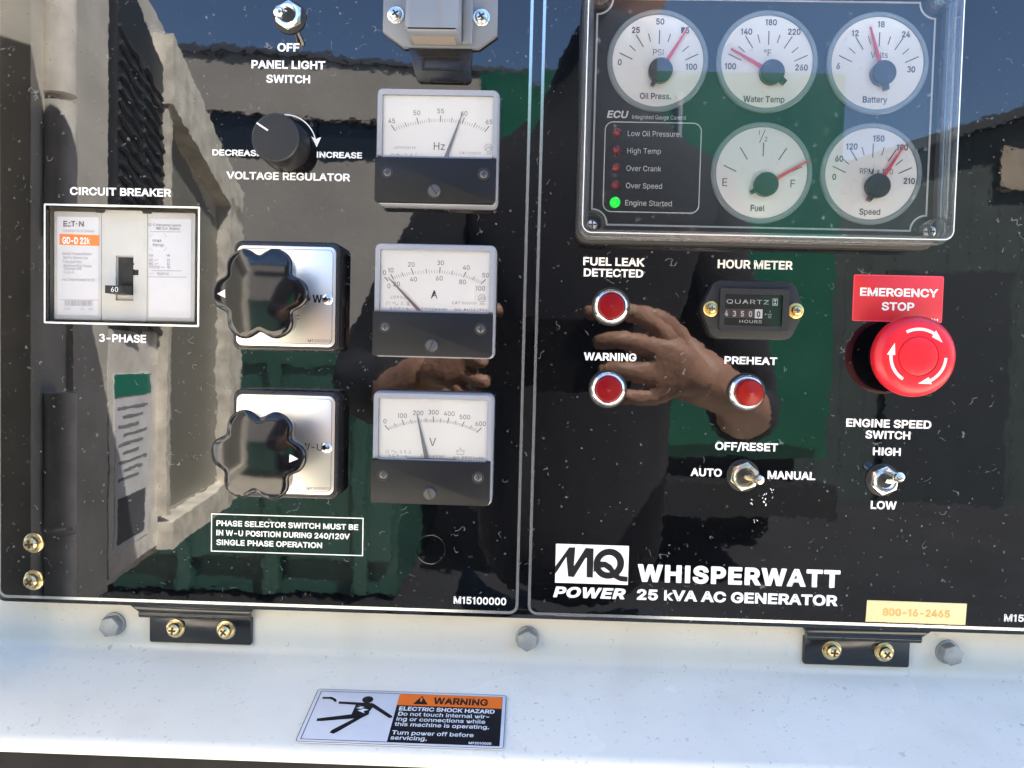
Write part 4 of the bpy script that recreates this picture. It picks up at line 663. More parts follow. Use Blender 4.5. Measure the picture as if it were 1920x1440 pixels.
# ------------------------------------------------------------------ three moving-needle meters
ZS = 0.0454                                                         # dial drawing unit in millimetres
def meter(name, label, x, z, kind):
    t = thing(name, label, 'meter', x, 0.5, z, 'square analog meters in a column')
    W, H = 30.8, 28.7
    MB().prism(rrect(-W, W, -H, H, 3.2), 0, 10.5, 0.8).build('case', 'rim_plastic', t)
    wz = -6.0                                                      # lower edge of the window
    mb = MB(); mb.plate(inset(rrect(-W, W, wz, H, (0, 0, 3.2, 3.2)), .9), [rrect(-27.6, 27.6, wz + .01, 25.2, .6, 2)], 10.4, 12.9)
    mb.build('window_frame', 'rim_plastic', t)
    MB().prism(inset(rrect(-W + .2, W - 1.0, -H + .6, wz, (1.2, 2.4, 0, 0)), .0), 10.4, 14.4, 0.5).build('front_block', 'meter_grey', t)
    MB().flat([rrect(-27.5, 27.5, wz + .1, 25.1, .6, 2)], 12.6).sheet('window_pane', 'clear_window', t)
    dial = MB().flat([rrect(-27.6, 27.6, wz, 25.2, .6, 2)], 10.9).sheet('dial', 'dial_white', t)
    O = {'V': (735, 722), 'A': (757, 745), 'Hz': (735, 722)}[kind]
    def L(q):
        X, Y = q
        if kind == 'Hz': X, Y = (X - 838) * 1.6246 + 75, (Y - 605) * 1.6246 + 90
        return ((X - O[0]) * ZS, -(Y - O[1] - (X - O[0]) * .026) * ZS)
    big = {'V': [(195, 462, 243, 515), (387, 398, 413, 460), (565, 372, 578, 430), (738, 362, 738, 428), (912, 375, 898, 438), (1085, 420, 1058, 475), (1278, 488, 1228, 540)],
           'A': [(195, 478, 235, 520), (262, 448, 298, 502), (490, 382, 517, 450), (812, 370, 808, 438), (1100, 425, 1072, 483), (1318, 508, 1268, 560)],
           'Hz': [(928, 843, 956, 882), (1101, 795, 1113, 838), (1262, 782, 1261, 826), (1424, 797, 1410, 840), (1593, 855, 1565, 893)]}[kind]
    minor = {'V': 10, 'A': 10, 'Hz': 10}[kind]
    mb = MB()
    for i, (a, b, c, d) in enumerate(big):
        p, q = L((a, b)), L((c, d)); mb.stroke([p, q], .42, 11.0)
        if i + 1 < len(big) and not (kind == 'A' and i == 0):
            a2, b2, c2, d2 = big[i + 1]; p2, q2 = L((a2, b2)), L((c2, d2))
            for k in range(1, minor):
                f = k / minor; sag = (4 * f * (1 - f)) * (.22 if kind != 'Hz' else .3)
                e = [u + (v - u) * f for u, v in zip(q, q2)]; s = [u + (v - u) * f for u, v in zip(p, p2)]
                e[1] += sag; s[1] += sag; ln = .72 if k == minor // 2 else .5
                mb.stroke([(e[0] + (s[0] - e[0]) * ln, e[1] + (s[1] - e[1]) * ln), tuple(e)], .30 if k == minor // 2 else .15, 11.0)
    mb.sheet('scale_marks', 'print_grey', dial)
    nums = {'V': [('0', 195, 415), ('100', 388, 353), ('200', 567, 322), ('300', 738, 315), ('400', 915, 330), ('500', 1090, 368), ('600', 1268, 443)],
            'A': [('0', 193, 428), ('10', 262, 402), ('20', 490, 340), ('30', 815, 323), ('40', 1103, 376), ('50', 1320, 462), ('0', 245, 578), ('20', 330, 555), ('40', 517, 503), ('60', 805, 493), ('80', 1065, 535), ('100', 1265, 607)],
            'Hz': [('45', 930, 815), ('50', 1100, 763), ('55', 1262, 752), ('60', 1422, 770), ('65', 1592, 828)]}[kind]
    mb = MB()
    for s, a, b in nums:
        p = L((a, b)); text_into(mb, s, p[0], .95, p[1] - 1.1, 2.25, 11.0, 'R', 'c')
    mb.sheet('numerals', 'print_grey', dial)
    p = L({'V': (735, 648), 'A': (752, 672), 'Hz': (1258, 985)}[kind])
    text(dial, kind, p[0], .95, p[1] - 2.0, 4.1 if kind != 'Hz' else 3.7, 11.0, 'print_grey', 'R', 'c', 'unit_letter')
    mb = MB()
    def small(s, a, b, cap=1.35, kx=1.15, track=60):
        q = L((a, b)); text_into(mb, s, q[0], kx, q[1] - cap / 2, cap, 11.0, 'R', 'c', track=track)
    if kind == 'V':
        small('TOYOKEIKI', 735, 808, 1.3); small('SCF-4', 345, 803, 1.3, 1.2, 220); small('NO. BRSE0680', 1140, 825, 1.4, 1.0); small('25', 405, 757, 1.3, 1.1, 300)
        q = L((1050, 752)); w = 1.7
        mb.stroke([(q[0] - w, q[1] - 1.6), (q[0] + w, q[1] - 1.6), (q[0] + w * 1.1, q[1] + .6), (q[0] + .8, q[1] - .1), (q[0], q[1] + 1.8), (q[0] - .8, q[1] - .1), (q[0] - w * 1.1, q[1] + .6)], .18, 11.0, True)
    elif kind == 'A':
        small('TOYOKEIKI', 755, 835, 1.4); small('SCF-4', 365, 825, 1.3, 1.2, 220); small('NO. AUS82956', 1165, 842, 1.5, 1.0); small('CAT III600V', 1090, 768, 1.4, 1.0); small('2.5', 425, 770, 1.3, 1.1, 200); small('J0956', 350, 700, 1.3, 1.2, 120)
    else:
        small('TOYOKEIKI', 1260, 1075, 1.3); small('SCF-4', 1005, 1071, 1.1, 1.2, 220); small('NO. CS705626', 1508, 1080, 1.3, 1.0); small('CAT III300V', 1470, 1035, 1.2, 1.0); small('1.0', 1052, 1045, 1.3, 1.1, 200); small('J09508/19', 1022, 995, 1.2, 1.1, 80)
    sx, sy = {'V': (305, 757), 'A': (320, 772), 'Hz': (985, 1045)}[kind]; q = L((sx, sy))
    mb.stroke([(q[0] - 1.4 + 2.8 * i / 16, q[1] + .6 * math.sin(2 * math.pi * i / 16)) for i in range(17)], .2, 11.0)
    sx, sy = {'V': (228, 757), 'A': (236, 770), 'Hz': (937, 1044)}[kind]; q = L((sx, sy))
    mb.stroke([(q[0] - .7, q[1] - .7), (q[0] - .7, q[1] + .4), (q[0], q[1] + .9), (q[0] + .7, q[1] + .4), (q[0] + .7, q[1] - .7)], .16, 11.0, kind != 'A')
    sx, sy = {'V': (483, 757), 'A': (470, 770), 'Hz': (1100, 1045)}[kind]; q = L((sx, sy))
    mb.stroke([(q[0] - .7, q[1] - .8), (q[0] + .7, q[1] - .8)], .18, 11.0); mb.stroke([(q[0], q[1] - .8), (q[0], q[1] + .9)], .18, 11.0)
    if kind != 'V':
        q = L((1285, 715) if kind == 'A' else (1592, 1000)); mb.disc(q[0], q[1], 1.9, 11.0, 28, 1.68)
        text_into(mb, 'JIS', q[0], .9, q[1] - .8, 1.6, 11.0, 'R', 'c'); text_into(mb, 'JISA', q[0], .9, q[1] - 3.3, .95, 11.0, 'R', 'c')
    mb.sheet('small_print', 'print_pale', dial)
    nd = {'V': ((555, 335), (683, 872), 1.2), 'A': ((235, 480), (610, 872), .85), 'Hz': ((1412, 768), (1297, 1090), 1.0)}[kind]
    a, b = Vector(L(nd[0])), Vector(L(nd[1])); d = (b - a).normalized(); nn = Vector((-d.y, d.x)); w = nd[2]
    MB().prism([tuple(a + nn * .12), tuple(b + nn * w), tuple(b - nn * w), tuple(a - nn * .12)], 11.7, 12.0).build('needle', 'needle_brown' if kind == 'A' else 'needle_grey', t)
    if kind == 'V':
        p, q = L((450, 858)), L((1005, 858)); MB().box(p[0], q[0], 11.2, 12.4, wz, wz + 1.1).build('stop_bar', 'meter_grey', t)
    for sx in (-24.3, 23.8):
        MB().lathe([(3.1, 14.3), (3.0, 14.62), (2.5, 14.68), (2.3, 14.1)], sx, -13.6, 28, False).build('screw_rim', 'rubber', t)
        s = MB().lathe([(2.4, 12.5), (2.4, 14.2), (1.7, 14.65), (.8, 14.8)], sx, -13.6, 24).build('screw', 'screw_dark', t)
        c = MB(); c.flat([[(sx - 1.4, -13.9), (sx + 1.4, -13.9), (sx + 1.4, -13.4), (sx - 1.4, -13.4)]], 14.85); c.flat([[(sx - .25, -15.1), (sx + .25, -15.1), (sx + .25, -12.2), (sx - .25, -12.2)]], 14.87)
        c.sheet('cross_slot', 'recess_shade', s)
    MB().lathe([(3.5, 14.2), (3.5, 14.7), (3.1, 14.9), (2.9, 14.55)], -.6, -22.4, 32, False).build('adjuster_rim', 'rubber', t)
    ad = MB().lathe([(3.0, 14.2), (3.0, 15.3), (2.6, 15.7), (1, 15.8)], -.6, -22.4, 32).build('zero_adjuster', 'screw_dark', t)
    an = R({'V': 108, 'A': 70, 'Hz': 125}[kind]); dx, dz = math.cos(an) * 2.9, math.sin(an) * 2.9
    MB().stroke([(-.6 - dx, -22.4 - dz), (-.6 + dx, -22.4 + dz)], .65, 15.85).sheet('slot', 'recess_shade', ad)
    return t
meter('frequency_meter', 'square analog meter reading Hz, topmost of the column of three', -49.6, 102.2, 'Hz')
meter('ammeter', 'square analog meter marked A with needle at zero, middle of the three', -49.4, 25.4, 'A')
meter('voltmeter', 'square analog meter marked V with needle near 200, lowest of the three', -48.9, -49.4, 'V')

# ------------------------------------------------------------------ circuit breaker in its cut-out
cb = thing('circuit_breaker', 'grey moulded circuit breaker with white labels in a silver framed cut-out', 'breaker', -216.4, -34, 41)
Hh = 34
MB().prism(rrect(-38.0, 38.0, -29.3, 27.6, .8, 3), 0, Hh - 6.0, 0.6).build('body', 'breaker_grey', cb)
MB().plate(rrect(-12.4, 11.9, -28.6, 29.4, .5, 2), [[(-4.9, -18.1), (4.6, -18.1), (4.6, -4.6), (7.4, -4.6), (7.4, -1.5), (4.6, -1.5), (4.6, .8), (5.2, 1.2), (4.6, 2.0), (4.6, 5.6), (-4.9, 5.6)]], Hh - 12, Hh - 4.6).build('middle_cover', 'breaker_grey', cb)
MB().prism(rrect(-38.0, -12.6, -29.0, 28.4, .6, 3), Hh - 7, Hh - 4.2, 0.5).build('side_cover', 'breaker_grey', cb)
MB().prism(rrect(12.1, 37.8, -28.6, 28.8, .6, 3), Hh - 7, Hh - 4.2, 0.5).build('side_cover', 'breaker_grey', cb)
for nx in (-13.0, 12.2):
    MB().flat([[(nx - 3.2, 29.6), (nx - 2.2, 27.8), (nx + 2.2, 27.8), (nx + 3.2, 29.6)]], Hh - 3.9).sheet('notch', 'recess_shade', cb)
MB().box(-80 / 2, 80 / 2, 2, 3, -30, 30).build('back_plate', 'rubber', cb)
ll = MB().flat([rrect(-36.0, -13.8, -26.4, 25.4, .4, 2)], Hh - 4.05).sheet('label', 'label_paper', cb)
lr = MB().flat([rrect(13.4, 35.7, -26.6, 25.4, .4, 2)], Hh - 4.05).sheet('label', 'label_paper', cb)
hb = Hh - 3.95
def cl(px, py): return ((px - 986) * .0482, 0.0 - (py - 735 - (px - 986) * .012) * .0482 - .4)     # drawing of the two labels
MB().flat([[cl(265, 381), cl(265, 498), cl(706, 508), cl(706, 392)]], hb).sheet('orange_band', 'print_orange', ll)
def lab(par, s, x0, y0, x1, cap, w='R', m='print_pale', h=hb + .02):
    a = cl(x0, y0); b = cl(x1, y0); text(par, s, a[0], b[0], a[1], cap, h, m, w, 'fit', 'print')
lab(ll, 'GD-D 22k', 297, 488, 606, 3.6, 'B', 'print_white', hb + .04)
lab(ll, 'Industrial Circuit Breaker', 303, 358, 655, 1.4)
for i, (s, x0, x1) in enumerate((('Special Purpose Breaker', 292, 625), ('Not For General Use', 310, 580), ('To Be Used With', 297, 515), ('Approved Plug Tongue', 308, 625), ('Terminals Only', 310, 512), ('24 Lb-In', 310, 425), ('Use 2 Poles In Series For DC.', 292, 665))):
    lab(ll, s, x0, (608, 652, 698, 740, 772, 812, 893)[i], x1, 1.45)
mb = MB()
# dashed block letters at the head of the left label
def seg(x0, y0, x1, y1): mb.flat([[cl(x0, y1), cl(x1, y1), cl(x1, y0), cl(x0, y0)]], hb)
for y in (238, 264, 288): seg(308, y, 352, y + 12)
seg(308, 238, 320, 300); seg(366, 252, 388, 264); seg(374, 286, 392, 300); seg(356, 286, 370, 300); seg(392, 238, 440, 250); seg(410, 238, 424, 300); seg(446, 262, 462, 276); seg(480, 240, 494, 300); seg(522, 240, 536, 300)
mb.flat([[cl(480, 240), cl(496, 240), cl(536, 300), cl(520, 300)]], hb + .01)
mb.sheet('print', 'print_grey', ll)
mb = MB(); random.seed(9); x = 325
while x < 635:
    w = random.choice((3, 4, 5, 8)); seg(x, 1108, x + w, 1168); x += w + random.choice((4, 5, 7))
seg(262, 1100, 700, 1104)
mb.sheet('barcode', 'print_pale', ll)
for s, a, b in (('8795', 322, 380), ('C50', 498, 540), ('H03', 590, 636)): lab(ll, s, a, 1212, b, 1.2)
for s, x0, y, x1 in (('GD-D Interrupting Capacity', 1248, 285, 1615), ('RMS Sym. Ampere', 1335, 325, 1595), ('NEMA', 1300, 458, 1398), ('Ratings', 1303, 505, 1425), ('Volt', 1258, 618, 1308), ('kA', 1458, 618, 1492), ('240', 1258, 668, 1305), ('65', 1460, 668, 1492), ('480', 1258, 708, 1305), ('22', 1460, 708, 1492), ('125/250', 1265, 745, 1380), ('10', 1462, 745, 1495), ('50/60 Hz', 1350, 818, 1480)):
    lab(lr, s, x0, y, x1, 1.35 if 'R' != s[0] else 1.5, 'R', 'print_grey')
mb = MB()
for x0, x1, y in ((1272, 1615, 346), (1290, 1622, 770), (1245, 1680, 838)): seg(x0, y, x1, y + 4)
rr = [cl(x, y) for x, y in rrect(1275, 1450, 375, 552, 30, 5)]
for i in range(0, len(rr), 3): mb.stroke(rr[i:i + 3], .15, hb)
for y in (655, 695): mb.stroke([cl(1322 + k * 4, y + 6 * math.sin(k * .57)) for k in range(12)], .16, hb)
seg(1395, 732, 1440, 736); mb.stroke([cl(1270 + k * 4, 805 + 6 * math.sin(k * .57)) for k in range(12)], .16, hb)
mb.sheet('print', 'print_grey', lr)
# rocker drum and handle
MB().box(-5.4, 5.0, Hh - 13, Hh - 11.8, -18.6, 6.0).build('slot_back', 'rubber', cb)
dm = MB(); dm.prism([(-4.2, -10.5), (4.4, -10.5), (4.4, 4.9), (-4.2, 4.9)], Hh - 12, Hh - 5.4, 0.6); dm.box(4.4, 7.2, Hh - 12, Hh - 5.9, -4.4, -1.7); drum = dm.build('rocker', 'satin_black', cb)
text(cb, 'OFF', -2.6, 2.9, 0.0, 2.2, Hh - 5.35, 'hour_grey', 'B', 'fit', 'moulded_word')
hd = MB(); q0 = [(-4.6, -15.2), (4.4, -15.2), (4.4, -9.8), (-4.6, -9.8)]; q1 = [(-4.9, -15.0), (4.2, -15.0), (4.2, -11.0), (-4.9, -11.0)]
hd.add([(x, Hh - 11, z) for x, z in q0] + [(x, Hh + 5.6, z) for x, z in q1], [(0, 1, 5, 4), (1, 2, 6, 5), (2, 3, 7, 6), (3, 0, 4, 7), (4, 5, 6, 7)])
hd = hd.build('handle', 'satin_black', cb)
text(hd, '60', -1.7, 2.0, -14.3, 2.5, Hh + 5.7, 'print_white', 'R', 'fit', 'number')

# ------------------------------------------------------------------ phase selector switches
def scallop(Ro, Ri, n=144):
    out = []
    for i in range(n):
        a = 2 * math.pi * i / n; t = ((a / (math.pi / 3)) % 1.0) - .5          # notches half way between the six lobes
        r = Ro - (Ro - Ri) * math.exp(-(t / .21) ** 2) - .35 * (1 - math.exp(-((.5 - abs(t)) / .25) ** 2))
        out.append((r * math.cos(a), r * math.sin(a)))
    return out
def selector(label, x, z, kx, kz, point, words, code, rot):
    t = thing('phase_selector', label, 'switch', x, 0.5, z, 'scalloped phase selector knobs')
    MB().prism(rrect(-27.3, 27.3, -27.7, 27.7, 4.2, 7), 0, 11.5, 1.4).build('bezel', 'black_plastic', t)
    MB().stroke(rrect(-25.9, 25.9, -26.3, 26.3, 3.4, 7), .5, 11.56, True).sheet('bezel_groove', 'rubber', t)
    pl = MB().prism(rrect(-25.2, 25.2, -25.2, 25.2, 3.4, 7), 11.4, 11.85, 0.1).build('legend_plate', 'aluminium', t)
    MB().stroke(rrect(-23.7, 23.7, -23.7, 23.7, 2.4, 6), .25, 12.0, True).sheet('print', 'print_grey', pl)
    for s, cx, zb, cap in words:
        text(pl, s, cx, .98, zb, cap, 12.0, 'print_black', 'R' if len(s) > 1 else 'B', 'c', 'print')
    text(pl, code, 17.4, 1.0, -22.9, 1.5, 12.0, 'print_grey', 'R', 'c', 'print')
    s = MB().lathe([(2.7, 11.8), (2.7, 12.4), (2.1, 12.9), (.9, 13.2)], 21.3, -1.2, 26).build('screw', 'zinc_bright', t)
    MB().flat([circ(21.3, -1.2, .6, 6)], 13.25).sheet('socket', 'recess_shade', s)
    MB().lathe([(9, 11.7), (8.4, 27), (8.4, 30)], kx, kz, 32).build('shaft', 'rubber', t)
    o = scallop(22.9, 18.4); ca, sa = math.cos(rot), math.sin(rot); o = [(a * ca - b * sa, a * sa + b * ca) for a, b in o]
    def dome(x, z): return 43.6 - 2.6 * (x * x + z * z) / 22.9 ** 2
    def ring(k, h): return [(kx + a * k, h, kz + b * k) for a, b in o]
    def front(k, drop): return [(kx + a * k, dome(a * k, b * k) - drop, kz + b * k) for a, b in o]
    layers = [ring(.78, 28), ring(.90, 29), ring(.925, 30.5), ring(.985, 38.5), front(1.0, 1.5), front(.985, .65), front(.962, .18), front(.935, 0), front(.8, 0), front(.6, 0), front(.4, 0), front(.2, 0), front(.04, 0)]
    n = len(o); mb = MB(); vs = [p for l in layers for p in l]; fs = [tuple(reversed(range(n)))]
    for k in range(len(layers) - 1): fs += [(k * n + i, k * n + (i + 1) % n, (k + 1) * n + (i + 1) % n, (k + 1) * n + i) for i in range(n)]
    fs.append(tuple(range((len(layers) - 1) * n, len(layers) * n)))
    kb = mb.add(vs, fs).build('knob', 'knob_gloss', t, smooth=50)
    ar = [(point * 15.6, 2.0), (point * 15.6, -2.0), (point * 19.6, 0)]
    MB().add([(kx + a * ca - b * sa, dome(a, b) + .12, kz + a * sa + b * ca) for a, b in ar], [(0, 1, 2) if point < 0 else (0, 2, 1)]).sheet('pointer', 'print_white', kb)
selector('scalloped black phase selector knob pointing left, beside the ammeter', -124.7, 26.0, -3.2, -1.0, -1, [('W', 16.0, -2.9, 4.0), ('OFF', 2.6, -13.0, 3.6)], 'M92000010', .03)
selector('scalloped black phase selector knob pointing right to W-U, beside the voltmeter', -124.1, -49.3, -3.7, -1.8, 1, [('W-U', 13.6, -2.6, 3.6), ('W', 1.6, 6.6, 3.6)], 'M92000020', -.05)

# ------------------------------------------------------------------ voltage regulator knob
vr = thing('voltage_regulator_knob', 'round matt black voltage regulator knob with white pointer line', 'knob', -129.5, 0.5, 104.0)
prof = [(13.0, 0), (13.0, 3.0), (12.5, 5.0), (12.2, 15.6), (11.9, 16.4), (11.2, 16.9), (6, 17.0)]
MB().lathe(prof, 0, 0, 64).build('knob', 'satin_black', vr)
MB().stroke([(-9.3, 6.9), (-3.6, 3.3)], .8, 17.06).sheet('pointer', 'print_white', vr)

# ------------------------------------------------------------------ toggle switches
def toggle(label, x, z, tx, tz, rot, dull):
    t = thing('toggle_switch', label, 'switch', x, 0.5, z, 'chrome bat toggle switches')
    m_ = 'zinc_dullbright' if dull else 'chrome'
    MB().lathe([(8.4, 0), (8.4, .5), (7.6, .6)], 0, 0, 36).build('washer', 'rubber', t)
    MB().prism([(7.6 * math.cos(rot + i * math.pi / 3), 7.6 * math.sin(rot + i * math.pi / 3)) for i in range(6)], .5, 3.4, 0.45).build('nut', m_, t)
    MB().lathe([(5.7, 3.2), (5.7, 4.6), (5.3, 5.0), (4.6, 5.0), (4.3, 4.4), (3.6, 3.7)], 0, 0, 36, False).build('bushing', m_, t)
    MB().lathe([(3.7, 3.5), (.5, 3.6)], 0, 0, 24).build('seal', 'rubber', t)
    b = Vector((-tx * .25, 1.5, -tz * .25)); e = Vector((tx, 19.5, tz)); pts, rads = [], []
    for f, r in ((0, 1.5), (.3, 1.55), (.55, 1.7), (.72, 2.0), (.85, 2.45), (.93, 2.5), (.975, 2.1), (1.0, 1.2), (1.008, .3)):
        p = b + (e - b) * f; pts.append(tuple(p)); rads.append(r)
    MB().tube(pts, rads, 18).build('lever', m_, t)
mat('zinc_dullbright', (0.66, 0.60, 0.50), 0.22, metal=1.0, rvar=0.08, vscale=300)
toggle('chrome toggle switch above the words PANEL LIGHT SWITCH', -128.3, 169.6, .1, -6.0, .5, False)
toggle('warm toned toggle switch between the words AUTO and MANUAL', 111.4, -60.3, 3.6, .8, .35, True)
toggle('chrome toggle switch between the words HIGH and LOW', 182.8, -60.5, .3, 4.8, .42, False)

# ------------------------------------------------------------------ panel lamp with clear cover
lamp = thing('panel_lamp', 'translucent grey panel lamp cover with two bright screws at the top', 'lamp', -50.6, 0.5, 155)
fl = [(-29.2, 7.0), (-18.6, -.5), (20.1, -.5), (29.4, 6.2), (29.4, 36), (20, 43), (-19, 43), (-29.2, 36)]
MB().prism(fl, 0, 3.0, 0.6).build('flange', 'lamp_plastic', lamp)
MB().prism(inset(fl, .6), -.4, .05).build('gasket', 'rubber', lamp)
MB().prism(rrect(-15.0, 11.6, .1, 42, (1.2, 1.2, 3, 3), 5), 2.9, 20.5, 2.0).build('lens_block', 'lamp_plastic', lamp)
MB().prism([(11.6, .4), (17.0, .4), (17.0, 41), (11.6, 41)], 2.9, 6.5, 1.2).build('side_step', 'lamp_plastic', lamp)
lamp_mirror = MB().prism([(-16.2, .2), (-12.8, -12.5), (-11.4, -16.4), (-9.8, -17.6), (14.6, -17.8), (16.4, -16.2), (16.6, .2)], -.2, 1.6, 0.5).build('lamp_mirror_shape', 'black_plastic', lamp)  # solid black shape standing in for the lamp's reflection in the panel
MB().plate([(-9.0, -4.6), (12.0, -4.6), (12.0, -11.4), (-9.0, -11.4)][::-1], [[(-8.0, -5.6), (11.0, -5.6), (11.0, -10.4), (-8.0, -10.4)][::-1]], 1.5, 2.2).build('lamp_mirror_frame', 'satin_black', lamp_mirror)
w = MB(); w.add([(-12.4, 5.0, .02), (8.8, 5.0, .02), (8.8, 15.6, .02), (-12.4, 15.6, .02)], [(0, 1, 2, 3)]); w.build('end_window', 'lamp_inner', lamp)
for sx, sz in ((-22.4, 15.2), (21.0, 14.6)):
    screw(lamp, sx, sz, 3.0, 4.3, 3.3, 'zinc_bright', 'screw', 2.8, .6)

# ------------------------------------------------------------------ indicator lights
def indicator(label, x, z, lh, lm, dx=0):
    t = thing('indicator_light', label, 'indicator light', x, 0.5, z, 'round red indicator lights')
    MB().lathe([(9.9, 0), (9.9, .35), (9.4, .4)], 0, 0, 44, False).build('gasket', 'rubber', t)
    MB().lathe([(9.2, .2), (9.2, 1.2), (8.7, 2.3), (7.6, 3.3), (7.2, 3.4), (7.0, 2.6)], 0, 0, 52, False).build('bezel', 'chrome', t)
    pr = [(7.1, 2.0), (7.1, lh * .5), (6.8, lh * .72), (6.2, lh * .8)]
    for k in range(5):
        r = 5.7 - k * 1.1; pr += [(r, lh * (.81 + .02 * k)), (r - .5, lh * (.815 + .023 * k))]
    pr.append((.2, lh * .95)); MB().lathe(pr, 0, 0, 44).build('lens', lm, t)
indicator('red indicator light in chrome ring below the words FUEL LEAK DETECTED', 40.5, 25.4, 5.2, 'red_lens')
indicator('red indicator light in chrome ring below the word WARNING', 40.2, -17.2, 5.6, 'red_lens')
indicator('tall orange-red indicator light in chrome ring below the word PREHEAT', 111.4, -17.0, 11.5, 'red_lens_worn')

# ------------------------------------------------------------------ hour meter
hm = thing('hour_meter', 'dark grey six sided hour meter with brass ringed screws', 'hour meter', 111.8, 0.5, 24.9)
ol = []
for p in ((-26.2, 0), (-20.0, -14.8), (19.2, -14.8), (26.0, 0), (20.0, 14.8), (-20.0, 14.8)): ol.append(p)
def rounded(poly, r, n=4):
    out = []; k = len(poly)
    for i in range(k):
        q = Vector(poly[i]); a = (Vector(poly[i - 1]) - q).normalized(); b = (Vector(poly[(i + 1) % k]) - q).normalized()
        p0, p1 = q + a * r, q + b * r
        for j in range(n + 1):
            f = j / n; out.append(tuple(p0 * (1 - f) ** 2 + q * 2 * f * (1 - f) + p1 * f ** 2))
    return out
MB().prism(rounded(ol, 4.0), 0, 6.2, 0.7).build('flange', 'hour_grey', hm)
mb = MB(); mb.plate(rrect(-17.3, 17.3, -10.4, 10.5, .6, 2), [rrect(-14.8, 14.0, -8.0, 7.6, .3, 2)], 6.0, 8.4)
mb.build('window_frame', 'hour_grey', hm)
fc = MB().flat([rrect(-14.9, 14.1, -8.1, 7.7, .3, 2)], 6.35).sheet('face', 'face_black', hm)
MB().flat([rrect(-14.8, 14.0, -8.0, 7.6, .3, 2)], 7.6).sheet('window_pane', 'clear_window', hm)
text(fc, 'QUARTZ', -13.6, 7.6, 3.0, 2.1, 6.5, 'print_white', 'R', 'fit', 'print', track=40)
text(fc, 'HOURS', -6.8, 4.4, -6.6, 1.5, 6.5, 'print_white', 'R', 'fit', 'print', track=40)
mb = MB(); mb.stroke([(9.6, 2.6), (11.9, 2.6), (11.9, 5.8), (9.6, 5.8)], .3, 6.5, True); mb.flat([[(9.9, 5.4), (11.6, 5.4), (10.75, 4.2)]], 6.5); mb.flat([[(10.75, 4.2), (11.6, 3.0), (9.9, 3.0)]], 6.5); mb.sheet('hourglass_mark', 'print_white', fc)
mat('drum_grey', (0.10, 0.075, 0.07), 0.4)
for k, s in enumerate('43500'):
    x = -13.6 + k * 4.05
    d = MB().prism([(x - 1.8, -4.2), (x + 2.0, -4.2), (x + 2.0, .4), (x - 1.8, .4)], 6.36, 6.6).build('digit_drum', 'gauge_white' if k == 4 else 'drum_grey', hm)
    text(d, s, x, .8, -3.5, 2.9, 6.7, 'print_black' if k == 4 else 'print_white', 'B', 'c', 'digit')
mb = MB(); text_into(mb, '1', 8.3, .9, -1.4, 1.3, 6.5, 'R', 'c'); text_into(mb, '10', 8.3, .9, -4.0, 1.4, 6.5, 'R', 'c'); mb.stroke([(7.1, -2.0), (9.5, -2.0)], .2, 6.5); mb.flat([[(5.6, -2.0), (6.4, -1.6), (6.4, -2.4)]], 6.5); mb.sheet('print', 'print_white', fc)
for sx in (-21.3, 21.3):
    MB().lathe([(3.9, 6.1), (3.9, 6.7), (3.4, 7.0), (2.2, 7.0)], sx, .1, 32, False).build('washer', 'brass_ring', hm)
    s = MB().lathe([(2.6, 6.9), (2.6, 8.0), (2.2, 8.7), (.9, 9.1)], sx, .1, 26).build('screw', 'zinc_yellow', hm)
    c = MB(); c.flat([[(sx - 1.5, -.2), (sx + 1.5, -.2), (sx + 1.5, .3), (sx - 1.5, .3)]], 9.12); c.flat([[(sx - .25, -1.4), (sx + .25, -1.4), (sx + .25, 1.6), (sx - .25, 1.6)]], 9.14); c.sheet('cross_slot', 'recess_shade', s)

# ------------------------------------------------------------------ emergency stop
es = thing('emergency_stop_button', 'red mushroom emergency stop button with three white turning arrows', 'stop button', 188.1, 0.5, 3.4)
MB().lathe([(14.2, 0), (14.2, 1.6), (13.4, 2.3), (11, 2.5)], 0, 0, 64).build('collar', 'black_plastic', es)
MB().lathe([(11.2, 2.4), (11.2, 4.5), (9.6, 5.2), (9.6, 11)], 0, 0, 48).build('neck', 'satin_black', es)
MB().lathe([(12.4, 2.4), (12.4, 3.8), (11.6, 4.4)], 0, 0, 48, False).build('lock_ring', 'zinc_dull', es)
def mush(r):                                                       # height of the cap's front at radius r
    if r < 9.2: return 21.0
    if r < 16.5: return 21.0 - .012 * (r - 9.2) ** 2
    return 20.36 - .35 * (r - 16.5) - .17 * (r - 16.5) ** 2
pr = [(18.6, 11.0), (19.6, 12.6), (20.0, 14.6), (20.0, 16.2)] + [(r, mush(r)) for r in (19.8, 19.4, 18.9, 18.3, 17.4, 16.5, 15, 13, 11, 9.75)] + [(9.62, 20.5), (9.4, 20.5), (9.28, 20.9), (9.0, 21.0), (4, 21.1)]
cap = MB().lathe(pr, 0, 0, 72).build('mushroom_cap', 'estop_red', es)
MB().lathe([(9.4, 9.8), (14, 9.9), (18.55, 11.05)], 0, 0, 64, False).build('cap_back', 'rubber', es)
for k in range(3):
    a0 = R(118 - 120 * k); mb = MB(); rr_ = 13.2; vs, fs = [], []
    for i in range(17):
        a = a0 - R(66) * i / 16
        for q in (rr_ + .7, rr_ - .7): vs.append((q * math.cos(a), mush(q) + .1, q * math.sin(a)))
    fs = [(2 * i, 2 * i + 1, 2 * i + 3, 2 * i + 2) for i in range(16)]
    mb.add(vs, fs); a = a0 - R(60); b = a0 - R(86); q = [(rr_ - 1.9, a), (rr_ + 1.9, a), (rr_, b)]
    mb.add([(r * math.cos(t), mush(r) + .14, r * math.sin(t)) for r, t in q], [(0, 1, 2)])
    mb.build('arrow', 'print_white', cap, recalc=True)
